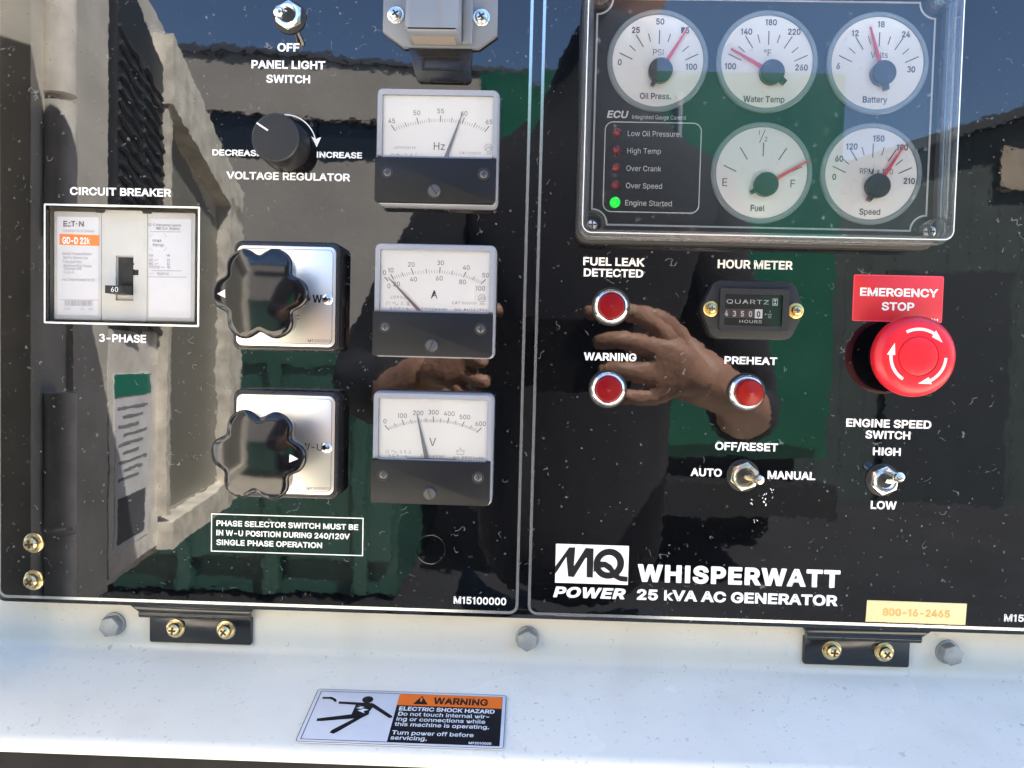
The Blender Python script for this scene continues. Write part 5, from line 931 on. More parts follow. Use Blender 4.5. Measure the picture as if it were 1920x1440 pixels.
el = thing('emergency_stop_label', 'red sticker reading EMERGENCY STOP above the mushroom button', 'label', 186.7, 0.35, 20.9)
MB().prism(rrect(-22.8, 22.8, 0, 23.8, .9, 4), 0, .3, .08).build('sticker', 'label_red', el)
MB().stroke(rrect(-22.5, 22.5, .3, 23.5, .8, 4), .25, .36, True).sheet('edge_line', 'needle_pink', el)
text(el, 'EMERGENCY', 167.4 - 186.7, 206.9 - 186.7, 33.8 - 20.9, 4.2, .42, 'print_white', 'B', 'fit', 'print')
text(el, 'STOP', 178.6 - 186.7, 195.1 - 186.7, 26.7 - 20.9, 4.2, .42, 'print_white', 'B', 'fit', 'print')
text(el, '0911', 14.8, 20.6, .8, 1.3, .42, 'print_white', 'B', 'fit', 'print')

# ------------------------------------------------------------------ cream number tag
tg = thing('number_tag', 'faded cream tag with orange number 800-16-2465 at the lower edge', 'tag', 203.2, 0.35, -134.9)
MB().prism([(-25.7, 0), (25.5, -.1), (25.8, 11.1), (-25.3, 11.3)], 0, .3, .08).build('sticker', 'tag_cream', tg)
text(tg, '800-16-2465', -17.2, 17.3, 3.5, 3.9, .42, 'tag_ink', 'B', 'fit', 'print')
mat('housing_grey', (0.16, 0.17, 0.19), 0.25, spec=0.6, rvar=0.05, vscale=60)
# ------------------------------------------------------------------ gauge cluster box with clear cover
gc = thing('gauge_cluster', 'engine gauge box with five white dials under a clear cover', 'gauge cluster', 111, 0.5, 57)
def G(x, z): return (x - 111.0, z - 57.0)
x0, x1, z0, z1 = -90.0, 90.5, 0.0, 126.5
MB().prism(rrect(x0, x1, z0, z1, 6, 6), 0, 5.0, 1.2).build('gasket', 'rubber', gc)
mb = MB(); mb.plate(rrect(x0 + 2.2, x1 - 2.2, z0 + 1.8, z1 - 1.8, 5, 6), [rrect(x0 + 5.5, x1 - 5.5, z0 + 5.0, z1 - 5.0, 3, 6)], 4.9, 16.5)
mb.build('housing', 'housing_grey', gc)
MB().box(x0 + 4, x1 - 4, 4.8, 12.4, z0 + 3.6, z1 - 3.6).build('face_plate', 'face_black', gc)
fp = gc.children[-1]
# outline on the face, stepping round the corner screws
def outline(i):
    X0, X1, Z0, Z1, r = x0 + 7.4 + i, x1 - 8.6 - i, z0 + 8.2 + i, z1 - 7.8 - i, 7.6
    out = []
    for cx, cz, a0 in ((X0, Z0, 90), (X1, Z0, 180), (X1, Z1, 270), (X0, Z1, 0)):
        out += [(cx + r * math.cos(R(a0 - 90 * k / 7)), cz + r * math.sin(R(a0 - 90 * k / 7))) for k in range(8)]
    return out
MB().stroke(outline(0), .9, 12.55, True).sheet('outline', 'print_white', fp)
# clear cover: front sheet and thick clear walls with a lip
cov = MB().flat([rrect(x0 + 2.0, x1 - 2.0, z0 + 2.0, z1 - 2.0, 4.5, 6)], 26.0).sheet('clear_cover', 'clear_sheet', gc)
mb = MB(); mb.plate(rrect(x0 + 1.6, x1 - 1.6, z0 + 1.6, z1 - 1.6, 4.6, 6), [rrect(x0 + 3.6, x1 - 3.6, z0 + 3.6, z1 - 3.6, 3.6, 6)], 16.6, 25.9); mb.build('cover_wall', 'clear_rim', gc)
mb = MB(); mb.plate(rrect(x0 + .6, x1 - .6, z0 + .6, z1 - .6, 5.4, 6), [rrect(x0 + 4.6, x1 - 4.6, z0 + 4.6, z1 - 4.6, 3.2, 6)], 16.7, 19.4); mb.build('cover_lip', 'clear_rim', gc)
MB().stroke(rrect(x0 + 2.1, x1 - 2.1, z0 + 2.1, z1 - 2.1, 4.4, 6), .5, 26.1, True).sheet('cover_edge', 'white_line', gc)
for cx, cz in ((x0 + 7.6, z0 + 7.4), (x1 - 8.2, z0 + 7.4), (x0 + 7.6, z1 - 7.4), (x1 - 8.2, z1 - 7.4)):
    mb = MB(); mb.plate(circ(cx, cz, 5.6, 28), [circ(cx, cz, 4.1, 28)], 12.5, 24.5); mb.build('screw_post', 'clear_rim', gc)
    s = MB().lathe([(3.3, 12.4), (3.3, 15.2), (2.6, 16.6), (1.0, 17.2)], cx, cz, 24).build('corner_screw', 'zinc_bright', gc)
    c = MB(); c.flat([[(cx - 1.9, cz - .3), (cx + 1.9, cz - .3), (cx + 1.9, cz + .3), (cx - 1.9, cz + .3)]], 17.25); c.flat([[(cx - .3, cz - 1.9), (cx + .3, cz - 1.9), (cx + .3, cz + 1.9), (cx - .3, cz + 1.9)]], 17.28); c.sheet('cross_slot', 'recess_shade', s)

def gauge(label, c, hub, tip, tail, kind):
    cx, cz = G(*c); hx, hz = G(*hub); tx, tz = G(*tip)
    g = MB().prism(circ(cx, cz, 22.4, 56), 12.4, 13.6, .3).build('gauge', 'gauge_white', gc); g['label'] = label
    MB().lathe([(24.8, 12.4), (24.8, 13.6), (24.2, 14.2), (22.6, 14.2), (22.2, 13.5)], cx, cz, 64, False).build('gauge_ring', 'gauge_ring', g)
    mb = MB(); k_ = .0755 * .96                                      # oil gauge drawing unit in millimetres
    hp = 13.75
    span = [(-65, 1), (-48.7, 0), (-32.5, 1), (-16.2, 0), (0, 1), (16.2, 0), (32.5, 1), (48.7, 0), (65, 1)]
    ux, uz = cx + .4, cz - 5.6                                       # centre of the scale
    for a, big in span:
        if kind == 'fuel' and not big: continue
        a = R(90 - a); r1 = 21.2 if big else 19.3; r0 = 14.2 if big else 15.2
        if abs(math.cos(a)) < .01: r1 = 20.4; r0 = 13.6
        mb.stroke([(ux + r0 * math.cos(a), uz + r0 * math.sin(a)), (ux + r1 * math.cos(a), uz + r1 * math.sin(a))], .5 if big else .45, hp)
    mb.sheet('scale_marks', 'print_grey', g)
    mb = MB(); U = lambda X, Y: (cx + (X - 937) * k_, cz - (Y - 417 - (X - 937) * .02) * k_)
    tbl = {'oil': [('0', 680, 427), ('25', 782, 213), ('50', 945, 157), ('75', 1115, 217), ('100', 1165, 460)],
           'water': [('100', 692, 447), ('140', 792, 217), ('180', 955, 156), ('220', 1112, 220), ('260', 1170, 458)],
           'volt': [('6', 675, 435), ('12', 780, 218), ('18', 950, 160), ('24', 1118, 228), ('30', 1162, 460)],
           'fuel': [], 'speed': [('0', 690, 437), ('60', 718, 315), ('120', 800, 233), ('150', 978, 180), ('180', 1138, 240), ('210', 1194, 465)]}[kind]
    cs = 3.0 if kind != 'fuel' else 3.6
    for s, X, Y in tbl:
        p = U(X, Y); text_into(mb, s, p[0], .88, p[1] - cs / 2, cs, hp, 'B', 'c')
    def wd(s, X, Y, cap, w='B', kx=.9): p = U(X, Y); text_into(mb, s, p[0], kx, p[1] - cap / 2, cap, hp, w, 'c')
    if kind == 'oil': wd('PSI', 938, 362, 3.0, 'R'); wd('Oil Press.', 928, 655, 3.1)
    if kind == 'water': wd('°F', 938, 358, 3.1, 'R'); wd('Water Temp', 925, 668, 3.1)
    if kind == 'volt': wd('Volts', 945, 362, 2.9, 'R'); wd('Battery', 930, 660, 3.2)
    if kind == 'speed': wd('RPM x 100', 972, 400, 2.7, 'R'); wd('Speed', 938, 672, 3.1)
    if kind == 'fuel':
        wd('E', 690, 480, 3.8, 'R', 1.0); wd('F', 1150, 490, 3.8, 'R', 1.0); wd('Fuel', 918, 655, 3.1)
        wd('1', 910, 148, 2.2, 'R'); wd('2', 958, 190, 2.2, 'R'); p, q = U(915, 215), U(950, 128); mb.stroke([p, q], .35, hp)
    mb.sheet('numerals', 'print_grey', g)
    h0 = Vector((hx, hz)); t0 = Vector((tx, tz)); d = (t0 - h0).normalized(); nn = Vector((-d.y, d.x)); ln = (t0 - h0).length
    MB().prism([tuple(h0 + nn * 1.05), tuple(h0 - nn * 1.05), tuple(h0 - nn * .4 + d * ln), tuple(h0 + nn * .4 + d * ln)], 15.2, 15.7).build('needle', 'needle_pink', g)
    ta = R(tail); e = Vector((math.cos(ta), math.sin(ta))); en = Vector((-e.y, e.x))
    hb_ = MB().lathe([(5.8, 13.8), (5.9, 17.0), (5.5, 17.6), (2, 17.7)], hx, hz, 40)
    hb_.prism([tuple(h0 + e * 4 + en * 1.4), tuple(h0 + e * 8.3 + en * 1.0), tuple(h0 + e * 8.3 - en * 1.0), tuple(h0 + e * 4 - en * 1.4)][::-1], 14.6, 17.2)
    hb_.build('hub', 'hub_grey', g)
mat('hub_grey', (0.045, 0.048, 0.052), 0.2, spec=0.6)
gauge('dial reading Oil Press. in PSI', (58.6, 145.6), (59.7, 140.0), (71.9, 160.0), 242, 'oil')
gauge('dial reading Water Temp', (111.9, 145.9), (113.9, 140.0), (93.7, 151.2), 322, 'water')
gauge('dial reading Battery volts', (165.5, 146.0), (167.5, 140.4), (160.6, 162.6), 282, 'volt')
gauge('dial reading Fuel with needle at F', (111.3, 91.9), (113.0, 85.8), (133.9, 98.3), 210, 'fuel')
gauge('dial reading Speed in RPM', (164.7, 92.4), (167.2, 86.1), (179.3, 106.1), 240, 'speed')
a = G(33.9, 71.7); b = G(81.3, 115.8)
MB().stroke(rrect(a[0], b[0], a[1], b[1], 4, 6), .45, 12.55, True).sheet('outline', 'print_white', fp)
for k, (s, xa, xb, zb) in enumerate((('Low Oil Pressure', 45.1, 70.5, 109.0), ('High Temp', 45.1, 61.7, 100.5), ('Over Crank', 44.9, 62.2, 91.9), ('Over Speed', 45.0, 62.8, 83.4), ('Engine Started', 44.9, 67.9, 74.9))):
    p = G(xa, zb); q = G(xb, zb); text(fp, s, p[0], q[0], p[1], 2.6, 12.55, 'print_white', 'R')
    c = G(39.7, (110.3, 101.7, 93.1, 84.7, 76.1)[k])
    if k < 4: l = MB().lathe([(2.3, 12.3), (2.3, 13.6), (1.9, 14.8), (1.1, 15.4), (.3, 15.6)], *c, 24).build('warning_led', 'led_red', gc)
    else: l = MB().lathe([(2.6, 12.3), (2.6, 14.2), (2.1, 15.6), (1.2, 16.3), (.3, 16.5)], *c, 24).build('running_led', 'led_green', gc); l['label'] = 'lit green lamp beside Engine Started'
p = G(34.5, 117.7); text(fp, 'ECU', p[0], p[0] + 10.0, p[1], 3.6, 12.55, 'print_white', 'B', italic=.2)
p = G(47.0, 117.4); text(fp, 'Integrated Gauge Control', p[0], p[0] + 26.6, p[1], 2.0, 12.55, 'print_white', 'R')

# ------------------------------------------------------------------ warning label on the sill
wl = thing('warning_label', 'white, black and orange electric shock warning sticker on the sill', 'label', -56.1, 54.6, -181.9)
wl.rotation_euler.x = R(-78.7)
K = 39.6 / 398.0                                                   # drawing: 0..940 across, 0..398 up
def WL(q): return [((x - 470) * 96.6 / 940, y * K) for x, y in q]
MB().prism(WL(rrect(0, 940, 0, 398, 18, 4)), .2, .55, .1).build('sticker', 'paper_white', wl)
wk = [c for c in wl.children][0]
MB().stroke(WL(rrect(3, 937, 3, 395, 16, 4)), .25, .62, True).sheet('edge_line', 'print_black', wk)
MB().stroke(WL(rrect(22, 918, 20, 378, 1, 1)), .35, .63, True).sheet('edge_line', 'print_black', wk)
MB().flat([WL([(412, 20), (918, 20), (918, 288), (412, 288)])], .64).sheet('text_field', 'print_black', wk)
MB().flat([WL([(412, 288), (918, 288), (918, 378), (412, 378)])], .64).sheet('orange_field', 'warn_orange', wk)
def wt(s, x0, x1, y, cap, m='print_white', w='B'):
    p = WL([(x0, y), (x1, y)]); text(wk, s, p[0][0], p[1][0], p[0][1], cap * K, .72, m, w, 'fit', 'print')
wt('WARNING', 585, 850, 305, 52, 'print_black')
MB().flat([WL([(488, 300), (560, 300), (524, 366)])], .7).sheet('hazard_triangle', 'print_black', wk)
MB().flat([WL([(520, 320), (528, 320), (530, 350), (518, 350)])], .78).sheet('hazard_mark', 'warn_orange', wk)
wt('ELECTRIC SHOCK HAZARD', 428, 886, 247, 30); wt('Do not touch internal wir-', 430, 862, 208, 29); wt('ing or connections while', 428, 846, 170, 29)
wt('this machine is operating.', 426, 866, 132, 29); wt('Turn power off before', 424, 798, 72, 29); wt('servicing.', 424, 590, 36, 29); wt('M92010000', 780, 882, 25, 16)
fg = MB()
fg.flat([WL(circ(264, 322, 27, 24))], .66)
fg.flat([WL([(40, 330), (84, 334), (110, 318), (118, 296), (106, 296), (98, 308), (78, 318), (44, 316)])], .66)
fg.flat([WL([(128, 300), (290, 296), (302, 290), (402, 206), (408, 192), (392, 188), (300, 262), (290, 230), (292, 210), (262, 180), (180, 82), (160, 62), (140, 70), (146, 88), (230, 176), (80, 148), (58, 148), (58, 166), (210, 206), (214, 262), (214, 278), (130, 282)])], .66)
fg.sheet('falling_figure', 'print_black', wk)
MB().flat([WL([(222, 274), (262, 262), (244, 254), (284, 244), (262, 232), (270, 216), (232, 236), (258, 246), (222, 254), (246, 264)])], .7).sheet('shock_mark', 'print_white', wk)
# ------------------------------------------------------------------ what stands around the machine and shows in the glossy panel (metres from here on)
class EB(MB):
    """same builder in world metres: x, y, z"""
    def add(s, vs, fs):
        o = len(s.v); s.v += [Vector(p) for p in vs]; s.f += [tuple(i + o for i in f) for f in fs]; return s
    def cube(s, x0, x1, y0, y1, z0, z1):
        v = [(x, y, z) for x in (x0, x1) for y in (y0, y1) for z in (z0, z1)]
        return s.add(v, [(0, 1, 3, 2), (4, 6, 7, 5), (0, 4, 5, 1), (2, 3, 7, 6), (0, 2, 6, 4), (1, 5, 7, 3)])
    def cyl(s, a, b, r, n=24):
        return s.tube([a, b], r, n)
GZ = -1.15
mat('bounce_concrete', (0.62, 0.535, 0.42), 0.85, var=0.15, vscale=2, bump=0.002, bscale=40)
mat('asphalt', (0.018, 0.019, 0.022), 0.85, var=0.35, vscale=3, bump=0.004, bscale=60)
mat('stucco', (0.35, 0.32, 0.285), 0.85, var=0.12, vscale=1.2, bump=0.004, bscale=25)
mat('coping', (0.05, 0.055, 0.07), 0.6)
mat('window_dark', (0.012, 0.016, 0.02), 0.08, spec=0.6)
mat('bin_green', (0.028, 0.085, 0.065), 0.4, var=0.2, vscale=4, rvar=0.1)
mat('truck_green', (0.002, 0.095, 0.052), 0.4, var=0.12, vscale=3, rvar=0.1)
mat('tyre', (0.012, 0.012, 0.013), 0.7)
mat('door_paint', (0.72, 0.68, 0.61), 0.35, var=0.2, vscale=30)
mat('door_rim', (0.84, 0.78, 0.67), 0.4, var=0.3, vscale=70)
mat('door_pale', (0.88, 0.83, 0.76), 0.5, var=0.2, vscale=60)
mat('foam', (0.035, 0.038, 0.045), 0.45, spec=0.6)
mat('sticker_paper', (0.86, 0.86, 0.87), 0.5, var=0.1, vscale=50)
mat('sticker_green', (0.02, 0.25, 0.17), 0.4)
mat('skin', (0.31, 0.165, 0.107), 0.55, sss=0.05, var=0.2, vscale=45, bump=0.0012, bscale=140)
mat('shirt', (0.012, 0.013, 0.018), 0.9, var=0.2, vscale=30)
mat('trousers', (0.02, 0.025, 0.04), 0.9)
mat('hair', (0.03, 0.02, 0.013), 0.6)
mat('phone_black', (0.008, 0.008, 0.009), 0.2)
mat('eye_white', (0.7, 0.68, 0.65), 0.3)

g = EB().add([(-150, -150, GZ), (150, -150, GZ), (150, 150, GZ), (-150, 150, GZ)], [(0, 1, 2, 3)]).sheet('ground', 'asphalt'); g['kind'] = 'structure'

g = EB().add([(-6, -2.85, GZ + .004), (6, -2.85, GZ + .004), (6, 3, GZ + .004), (-6, 3, GZ + .004)], [(0, 1, 2, 3)]).sheet('bounce_slab', 'bounce_concrete'); g['kind'] = 'structure'  # unseen pale ground, added to bounce warm sunlight up onto the panel
def eroot(name, label, cat, loc, group=None):
    o = bpy.data.objects.new(name, None); C.objects.link(o); o.location = loc; o['label'] = label; o['category'] = cat
    if group: o['group'] = group
    return o
def child(mb, name, material, root, smooth=35):
    o = mb.build(name, material, root, smooth); o.data.transform(Matrix.Translation(-root.location)); return o

# open access door of the machine, hinged at the left of the panel
dr = eroot('access_door', 'open beige access door left of the panel, seen in its reflection', 'door', Vector((-0.283, -0.03, -0.18)))
A, B = Vector((-0.2835, -0.03, 0)), Vector((-0.336, -0.45, 0)); DL = (B - A).length; du = (B - A) / DL; dn = Vector((du.y * -1, du.x, 0)); dn = dn if dn.x > 0 else -dn
def D(s, z, o=0.0): p = A + du * (s * DL) + dn * o; return (p.x, p.y, z)
def slab(name, pts, o0, o1, material, par=dr):
    n = len(pts); mb = EB().add([D(s, z, o0) for s, z in pts] + [D(s, z, o1) for s, z in pts], [tuple(range(n)), tuple(reversed(range(n, 2 * n)))] + [(i, (i + 1) % n, n + (i + 1) % n, n + i) for i in range(n)])
    o = mb.build(name, material, par, 30); o.data.transform(Matrix.Translation(-dr.location)); return o
def dtop(s): return 0.335 - 0.153 * s
slab('door_skin', [(0, -.172), (1, -.172), (1, dtop(1)), (0, dtop(0))], -.03, 0.0, 'door_paint')
slab('hinge_flange', [(.10, -.172), (.22, -.172), (.22, dtop(.22)), (.10, dtop(.10))], 0.0, .004, 'door_paint')
for za, zb in ((-.16, -.115), (-.11, -.03), (.06, .14), (.145, .30)):
    k = EB().cyl(D(.05, za, .006), D(.05, zb, .006), .009, 16).build('hinge_knuckle', 'door_pale', dr); k.data.transform(Matrix.Translation(-dr.location))
fo = slab('foam_pad', [(.23, .015), (.44, .015), (.44, dtop(.44) - .05), (.23, dtop(.23) - .03)], 0.0, .008, 'foam')
for i in range(26):
    z = .02 + i * .0098
    for s0 in (.235, .34):
        if z > dtop(s0 + .09) - .06: continue
        sp = EB().tube([D(s0 + f * .095, z - f * .012 + .002 * math.sin(f * 9 + i), .008) for f in (0, .25, .5, .75, 1)], .0022, 6).build('foam_ridge', 'foam', fo); sp.data.transform(Matrix.Translation(-dr.location))
slab('label_plate', [(.225, -.165), (.45, -.165), (.45, .01), (.225, .01)], 0.0, .004, 'door_pale')
st = slab('sticker', [(.245, -.15), (.40, -.15), (.40, -.022), (.245, -.022)], .004, .0045, 'sticker_paper')
k = slab('sticker_header', [(.245, -.038), (.40, -.038), (.40, -.022), (.245, -.022)], .0046, .005, 'sticker_green', st)
for i in range(9):
    slab('sticker_line', [(.26 + .02 * (i % 2), -.0475 - i * .0065), (.39 - .02 * (i % 3), -.0475 - i * .0065), (.39 - .02 * (i % 3), -.0455 - i * .0065), (.26 + .02 * (i % 2), -.0455 - i * .0065)], .0046, .0048, 'print_pale', st)
slab('sticker_box', [(.26, -.145), (.38, -.145), (.38, -.112), (.26, -.112)], .0046, .0049, 'print_grey', st)
mat('door_pocket', (0.26, 0.25, 0.21), 0.4, var=0.15, vscale=12)
slab('pocket', [(.48, -.14), (.88, -.14), (.88, .12), (.48, .19)], 0.0, .002, 'door_pocket')
slab('rim_top', [(.44, dtop(.44) - .075), (.97, dtop(.97) - .055), (.97, dtop(.97) - .02), (.44, dtop(.44) - .02)], 0.0, .016, 'door_rim')
slab('rim_end', [(.86, -.165), (.97, -.165), (.97, dtop(.97) - .042), (.86, dtop(.86) - .05)], 0.0, .016, 'door_rim')
slab('rim_bottom', [(.45, -.168), (.91, -.168), (.91, -.142), (.45, -.146)], 0.0, .016, 'door_rim')
slab('rim_inner', [(.445, -.14), (.465, -.14), (.465, .215), (.445, .225)], 0.0, .012, 'door_rim')

# beige building across the yard with a strip of dark windows
bl = eroot('building', 'beige stucco building with a dark window strip, reflected behind the meters', 'building', Vector((-2, -12, GZ)))
def wallq(x0, x1, z0, z1, off=0.0):
    f = lambda x: -11.0 - (x + 5.6) * .15
    e = EB(); e.add([(x0, f(x0) + off, z0), (x1, f(x1) + off, z0), (x1, f(x1) + off, z1), (x0, f(x0) + off, z1), (x0, f(x0) - 4, z0), (x1, f(x1) - 4, z0), (x1, f(x1) - 4, z1), (x0, f(x0) - 4, z1)],
          [(0, 1, 2, 3), (4, 7, 6, 5), (0, 4, 5, 1), (3, 2, 6, 7), (0, 3, 7, 4), (1, 5, 6, 2)]); return e
child(wallq(-9.5, 4.5, GZ, 2.85), 'wall', 'stucco', bl); child(wallq(-9.5, 4.5, 3.5, 4.35), 'wall', 'stucco', bl)
child(wallq(-9.5, -4.9, 2.85, 3.5), 'wall', 'stucco', bl)
child(wallq(-9.6, 4.6, 4.35, 4.43, .06), 'coping', 'coping', bl)
for i in range(6):
    x0 = -4.9 + i * 1.55; child(wallq(x0, x0 + 1.5, 2.852, 3.498, -.12), 'window', 'window_dark', bl)

# low green skip
sk = eroot('skip_bin', 'low dark green skip bin, reflected below the circuit breaker', 'skip', Vector((-1.5, -4.2, GZ)))
e = EB(); q0 = [(-2.1, -3.05), (-.56, -3.05), (-.56, -4.5), (-2.1, -4.5)]
e.add([(x * .96 - .05, y - .02, GZ + .03) for x, y in q0] + [(x, y, -.02) for x, y in q0] + [(x * .97 - .045, y * .99, -.02) for x, y in q0] + [(x * .94 - .08, y * .99, GZ + .2) for x, y in q0],
      [(0, 1, 2, 3), (0, 4, 5, 1), (1, 5, 6, 2), (2, 6, 7, 3), (3, 7, 4, 0), (4, 8, 9, 5), (5, 9, 10, 6), (6, 10, 11, 7), (7, 11, 8, 4), (8, 12, 13, 9), (9, 13, 14, 10), (10, 14, 15, 11), (11, 15, 12, 8), (12, 15, 14, 13)])
child(e, 'bin_shell', 'bin_green', sk)
child(EB().cube(-2.13, -.53, -3.07, -3.0, -.08, .0), 'top_rail', 'bin_green', sk)
for x in (-1.95, -1.55, -1.15, -.75): child(EB().cube(x - .03, x + .03, -3.09, -3.0, GZ + .05, -.08), 'side_rib', 'bin_green', sk)
for x in (-1.9, -.75): child(EB().cyl((x - .05, -3.4, GZ + .05), (x + .05, -3.4, GZ + .05), .05, 16), 'castor', 'tyre', sk)

# rear of a green box truck
tr = eroot('box_truck', 'back of a green box truck, reflected right of the photographer', 'truck', Vector((.7, -4.5, GZ)))
child(EB().cube(-.3, 1.52, -8.2, -3.55, -.5, 1.42), 'box_body', 'truck_green', tr)
for x0, x1 in ((-.26, .6), (.62, 1.48)):
    d_ = child(EB().cube(x0, x1, -3.55, -3.52, -.44, 1.36), 'rear_door', 'truck_green', tr)
    h_ = EB().cyl(((x1 if x0 < 0 else x0) + (-.08 if x0 < 0 else .08), -3.50, -.4), ((x1 if x0 < 0 else x0) + (-.08 if x0 < 0 else .08), -3.50, 1.3), .014, 10).build('lock_bar', 'zinc_dull', d_); h_.data.transform(Matrix.Translation(-tr.location))
child(EB().cube(-.3, 1.52, -3.6, -3.4, -.78, -.62), 'bumper', 'tyre', tr)
child(EB().cube(-.15, 1.4, -8.0, -3.7, -.72, -.52), 'chassis', 'tyre', tr)
for x in (-.12, 1.34):
    for y in (-4.6, -7.4): child(EB().cyl((x - .13, y, GZ + .42), (x + .13, y, GZ + .42), .42, 28), 'wheel', 'tyre', tr)

# grey-green store shed to the right
mat('shed_board', (0.055, 0.072, 0.066), 0.7, var=0.2, vscale=5)
mat('shed_roof', (0.03, 0.036, 0.04), 0.7, var=0.2, vscale=4)
mat('vent_tan', (0.42, 0.33, 0.24), 0.7, var=0.2, vscale=9)
sh = eroot('shed', 'grey-green boarded shed, reflected right of the gauge box', 'shed', Vector((4.2, -7, GZ)))
SX = [1.75, 5.0, 7.2]
def rz(x): return 1.25 + (x - 1.75) * .34 if x < 5 else 1.25 + 3.25 * .34 - (x - 5) * .34
n_b = 27
for i in range(n_b):                                               # each board of the gable front
    x0 = 1.75 + i * (7.2 - 1.75) / n_b; x1 = x0 + (7.2 - 1.75) / n_b - .003
    b = EB().add([(x, y, z) for y in (-6.0, -6.05 - .006 * (i % 2)) for x, z in ((x0, GZ), (x1, GZ), (x1, rz(x1)), (x0, rz(x0)))], [(0, 1, 2, 3), (4, 7, 6, 5), (0, 4, 5, 1), (1, 5, 6, 2), (2, 6, 7, 3), (3, 7, 4, 0)])
    child(b, 'board', 'shed_board', sh)
child(EB().cube(1.78, 7.17, -9.5, -6.08, GZ, 1.2), 'shed_core', 'shed_roof', sh)
for xa, xb in ((1.6, 5.0), (5.0, 7.35)):
    za, zb = (rz(xa) if xa > 1.7 else rz(1.75) - .05), (rz(xb) if xb < 7.2 else rz(7.2) - .05)
    child(EB().add([(x, y, z + o) for y in (-5.85, -9.6) for o in (.01, .09) for x, z in ((xa, za), (xb, zb))], [(0, 1, 3, 2), (4, 6, 7, 5), (0, 4, 5, 1), (2, 3, 7, 6), (0, 2, 6, 4), (1, 5, 7, 3)]), 'roof_slope', 'shed_roof', sh)
child(EB().cube(3.75, 4.15, -6.0, -5.95, 1.42, 1.75), 'vent', 'vent_tan', sh)
child(EB().cube(2.9, 3.9, -6.0, -5.96, GZ, .75), 'shed_door', 'shed_roof', sh)

# ------------------------------------------------------------------ the photographer
pe = eroot('person', 'person in a dark shirt holding a phone, reflected in the middle of the panel', 'person', Vector((.07, -.82, GZ)))
def skin_mesh(name, joints, edges, material, root_i, sub=2):
    me = bpy.data.meshes.new(name); me.from_pydata([Vector(p) - pe.location for p, r in joints], edges, [])
    ob = bpy.data.objects.new(name, me); C.objects.link(ob)
    md = ob.modifiers.new('skin', 'SKIN'); md.use_smooth_shade = True
    sv = me.skin_vertices[0].data if me.skin_vertices else None
    if sv is None:
        bm = bmesh.new(); bm.from_mesh(me); bm.verts.layers.skin.verify(); bm.to_mesh(me); bm.free(); sv = me.skin_vertices[0].data
    for v, (p, r) in zip(sv, joints): v.radius = r if isinstance(r, tuple) else (r, r)
    for i, v in enumerate(sv): v.use_root = (i == root_i)
    ob.modifiers.new('sub', 'SUBSURF').levels = sub; ob.modifiers['sub'].render_levels = sub
    bpy.context.view_layer.update()
    me2 = bpy.data.meshes.new_from_object(ob.evaluated_get(bpy.context.evaluated_depsgraph_get()))
    bpy.data.objects.remove(ob); bpy.data.meshes.remove(me)
    me2.name = name; me2.materials.clear(); me2.materials.append(MAT[material]); me2.polygons.foreach_set('use_smooth', [True] * len(me2.polygons))
    o = bpy.data.objects.new(name, me2); C.objects.link(o); o.parent = pe
    return o
J, Ed = [], []
def joint(p, r, prev=None):
    J.append((p, r)); i = len(J) - 1
    if prev is not None: Ed.append((prev, i))
    return i
pel = joint((.07, -.85, -.28), .08); ch = joint((.07, -.84, .05), .08, pel); ch2 = joint((.07, -.83, .2), .06, ch); nb = joint((.08, -.81, .33), .05, ch2); nk = joint((.105, -.79, .44), .045, nb); hd0 = joint((.135, -.765, .56), .07, nk); hd1 = joint((.145, -.76, .64), .088, hd0); hd2 = joint((.145, -.775, .715), .07, hd1)
def arm(sx, sh, el, wr):
    s = joint(sh, .042, ch2); m1 = joint(tuple((Vector(sh) + Vector(el)) / 2), .047, s); e = joint(el, .042, m1); f1 = joint(tuple(Vector(el) * .65 + Vector(wr) * .35), .043, e); w = joint(wr, .027, f1); return w
wr = arm(1, (.24, -.81, .215), (.335, -.80, -.09), (.235, -.485, -.045))
pr_ = joint((.190, -.458, -.030), (.047, .027), wr); pk = joint((.150, -.434, -.014), (.046, .021), pr_)
def finger(prev, pts, r):
    for i, p in enumerate(pts): prev = joint(p, r * (1 - .1 * i), prev)
finger(pk, [(.130, -.412, .034), (.098, -.396, .047), (.050, -.396, .043)], .0115)
finger(pk, [(.124, -.406, .010), (.092, -.390, .016), (.062, -.398, .013)], .0118)
finger(pk, [(.124, -.408, -.018), (.094, -.392, -.014), (.068, -.400, -.015)], .0112)
finger(pk, [(.130, -.412, -.044), (.104, -.396, -.042), (.082, -.402, -.042)], .0098)
finger(pr_, [(.165, -.452, .020), (.138, -.440, .042), (.108, -.428, .048)], .0135)
wl_ = arm(-1, (-.10, -.79, .215), (-.25, -.74, -.06), (-.155, -.475, -.05))
pl_ = joint((-.118, -.452, -.026), (.034, .02), wl_); pk2 = joint((-.085, -.432, -.016), (.036, .017), pl_)
finger(pk2, [(-.066, -.412, .026), (-.058, -.414, .040), (-.030, -.418, .046)], .0095)
finger(pk2, [(-.064, -.410, -.006), (-.054, -.400, -.010), (-.044, -.403, -.012)], .0095)
finger(pk2, [(-.064, -.412, -.026), (-.052, -.400, -.030), (-.040, -.403, -.031)], .009)
finger(pk2, [(-.070, -.414, -.046), (-.058, -.403, -.046), (-.046, -.405, -.046)], .008)
finger(pl_, [(-.095, -.448, .004), (-.07, -.436, .018), (-.045, -.426, .022)], .011)
skin_mesh('body', J, Ed, 'skin', 0)
J, Ed = [], []
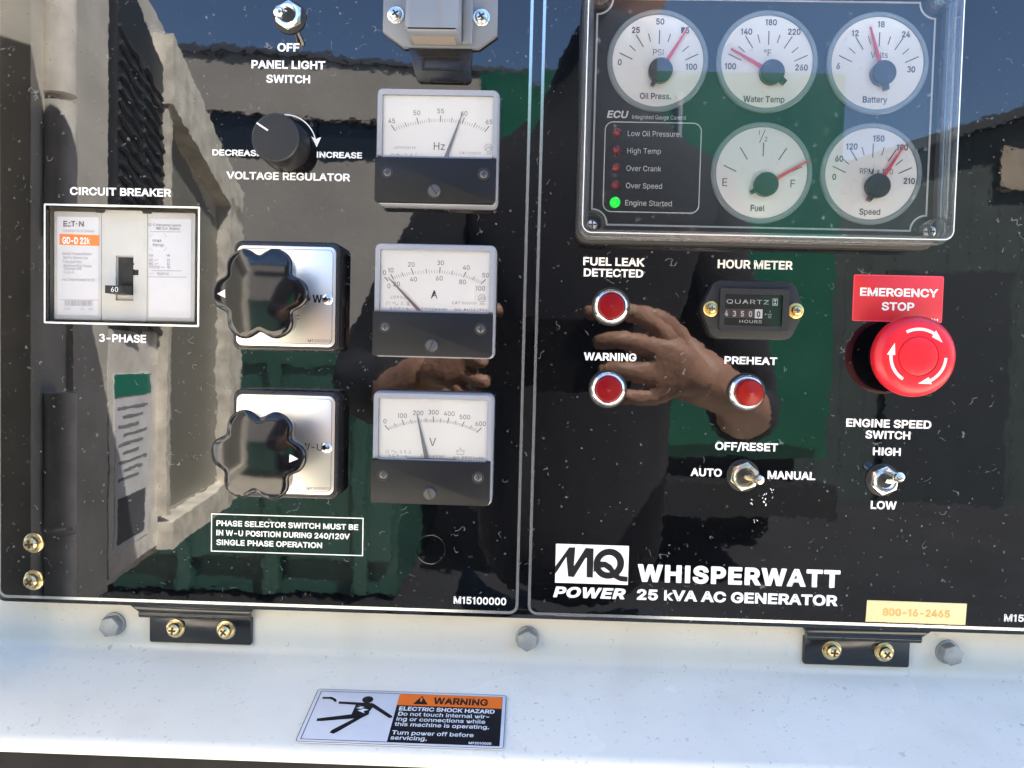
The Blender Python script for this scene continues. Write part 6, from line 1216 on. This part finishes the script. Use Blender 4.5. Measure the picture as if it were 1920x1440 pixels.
a0 = joint((.07, -.84, -.42), (.17, .12)); a1 = joint((.07, -.84, -.2), (.165, .125), a0); a2 = joint((.07, -.83, .02), (.175, .13), a1); a3 = joint((.07, -.81, .18), (.17, .12), a2); a4 = joint((.085, -.79, .33), (.10, .09), a3); a5 = joint((.105, -.785, .45), (.07, .068), a4); a6 = joint((.115, -.78, .49), (.066, .064), a5)
for sh, el, cu_ in (((.24, -.80, .22), (.335, -.80, -.09), (.30, -.69, -.075)), ((-.10, -.785, .225), (-.25, -.74, -.06), (-.138, -.468, -.044))):
    s = joint(sh, .08, a3); joint(tuple((Vector(sh) + Vector(el)) / 2), .07, s); joint(el, .06, len(J) - 1); joint(cu_, .046, len(J) - 1)
skin_mesh('shirt', J, Ed, 'shirt', 0)
J, Ed = [], []
b0 = joint((.07, -.84, -.36), (.165, .12))
for sx in (-1, 1):
    h1 = joint((.07 + sx * .095, -.84, -.48), .095, b0); h2 = joint((.07 + sx * .105, -.82, -.78), .075, h1); h3 = joint((.07 + sx * .11, -.85, -1.17), .06, h2)
skin_mesh('trousers', J, Ed, 'trousers', 0)
def pchild(e, name, material): o = e.build(name, material, pe, 60); o.data.transform(Matrix.Translation(-pe.location)); return o
for sx in (-1, 1):
    x = .07 + sx * .11; e = EB(); e.tube([(x, -.90, GZ + .045), (x, -.82, GZ + .06), (x, -.72, GZ + .04), (x, -.64, GZ + .03)], [.04, .05, .045, .028], 14); pchild(e, 'shoe', 'tyre')
e = EB(); e.sphere((.145, -.778, .68), .108, 1.0, 1.0, .95, 24, 14); pchild(e, 'hair', 'hair')
for sx in (-1, 1):
    pchild(EB().sphere((.145 + sx * .033, -.678, .635), .012, n=12, m=8), 'eye', 'eye_white'); pchild(EB().sphere((.145 + sx * .093, -.765, .625), .022, .5, 1, 1.5, 12, 8), 'ear', 'skin')
pchild(EB().tube([(.145, -.678, .645), (.145, -.658, .605), (.145, -.672, .598)], [.008, .016, .012], 10), 'nose', 'skin')

ph = eroot('phone', 'dark phone held sideways in both hands, reflected at the middle of the panel', 'phone', Vector((.03, -.412, .0)))
e = EB(); pts = rrect(-.045, .105, -.039, .037, .010, 5); n = len(pts)
e.add([(x, -.4085, z) for x, z in pts] + [(x, -.4165, z) for x, z in pts], [tuple(range(n)), tuple(reversed(range(n, 2 * n)))] + [(i, n + i, n + (i + 1) % n, (i + 1) % n) for i in range(n)])
child(e, 'case', 'phone_black', ph)
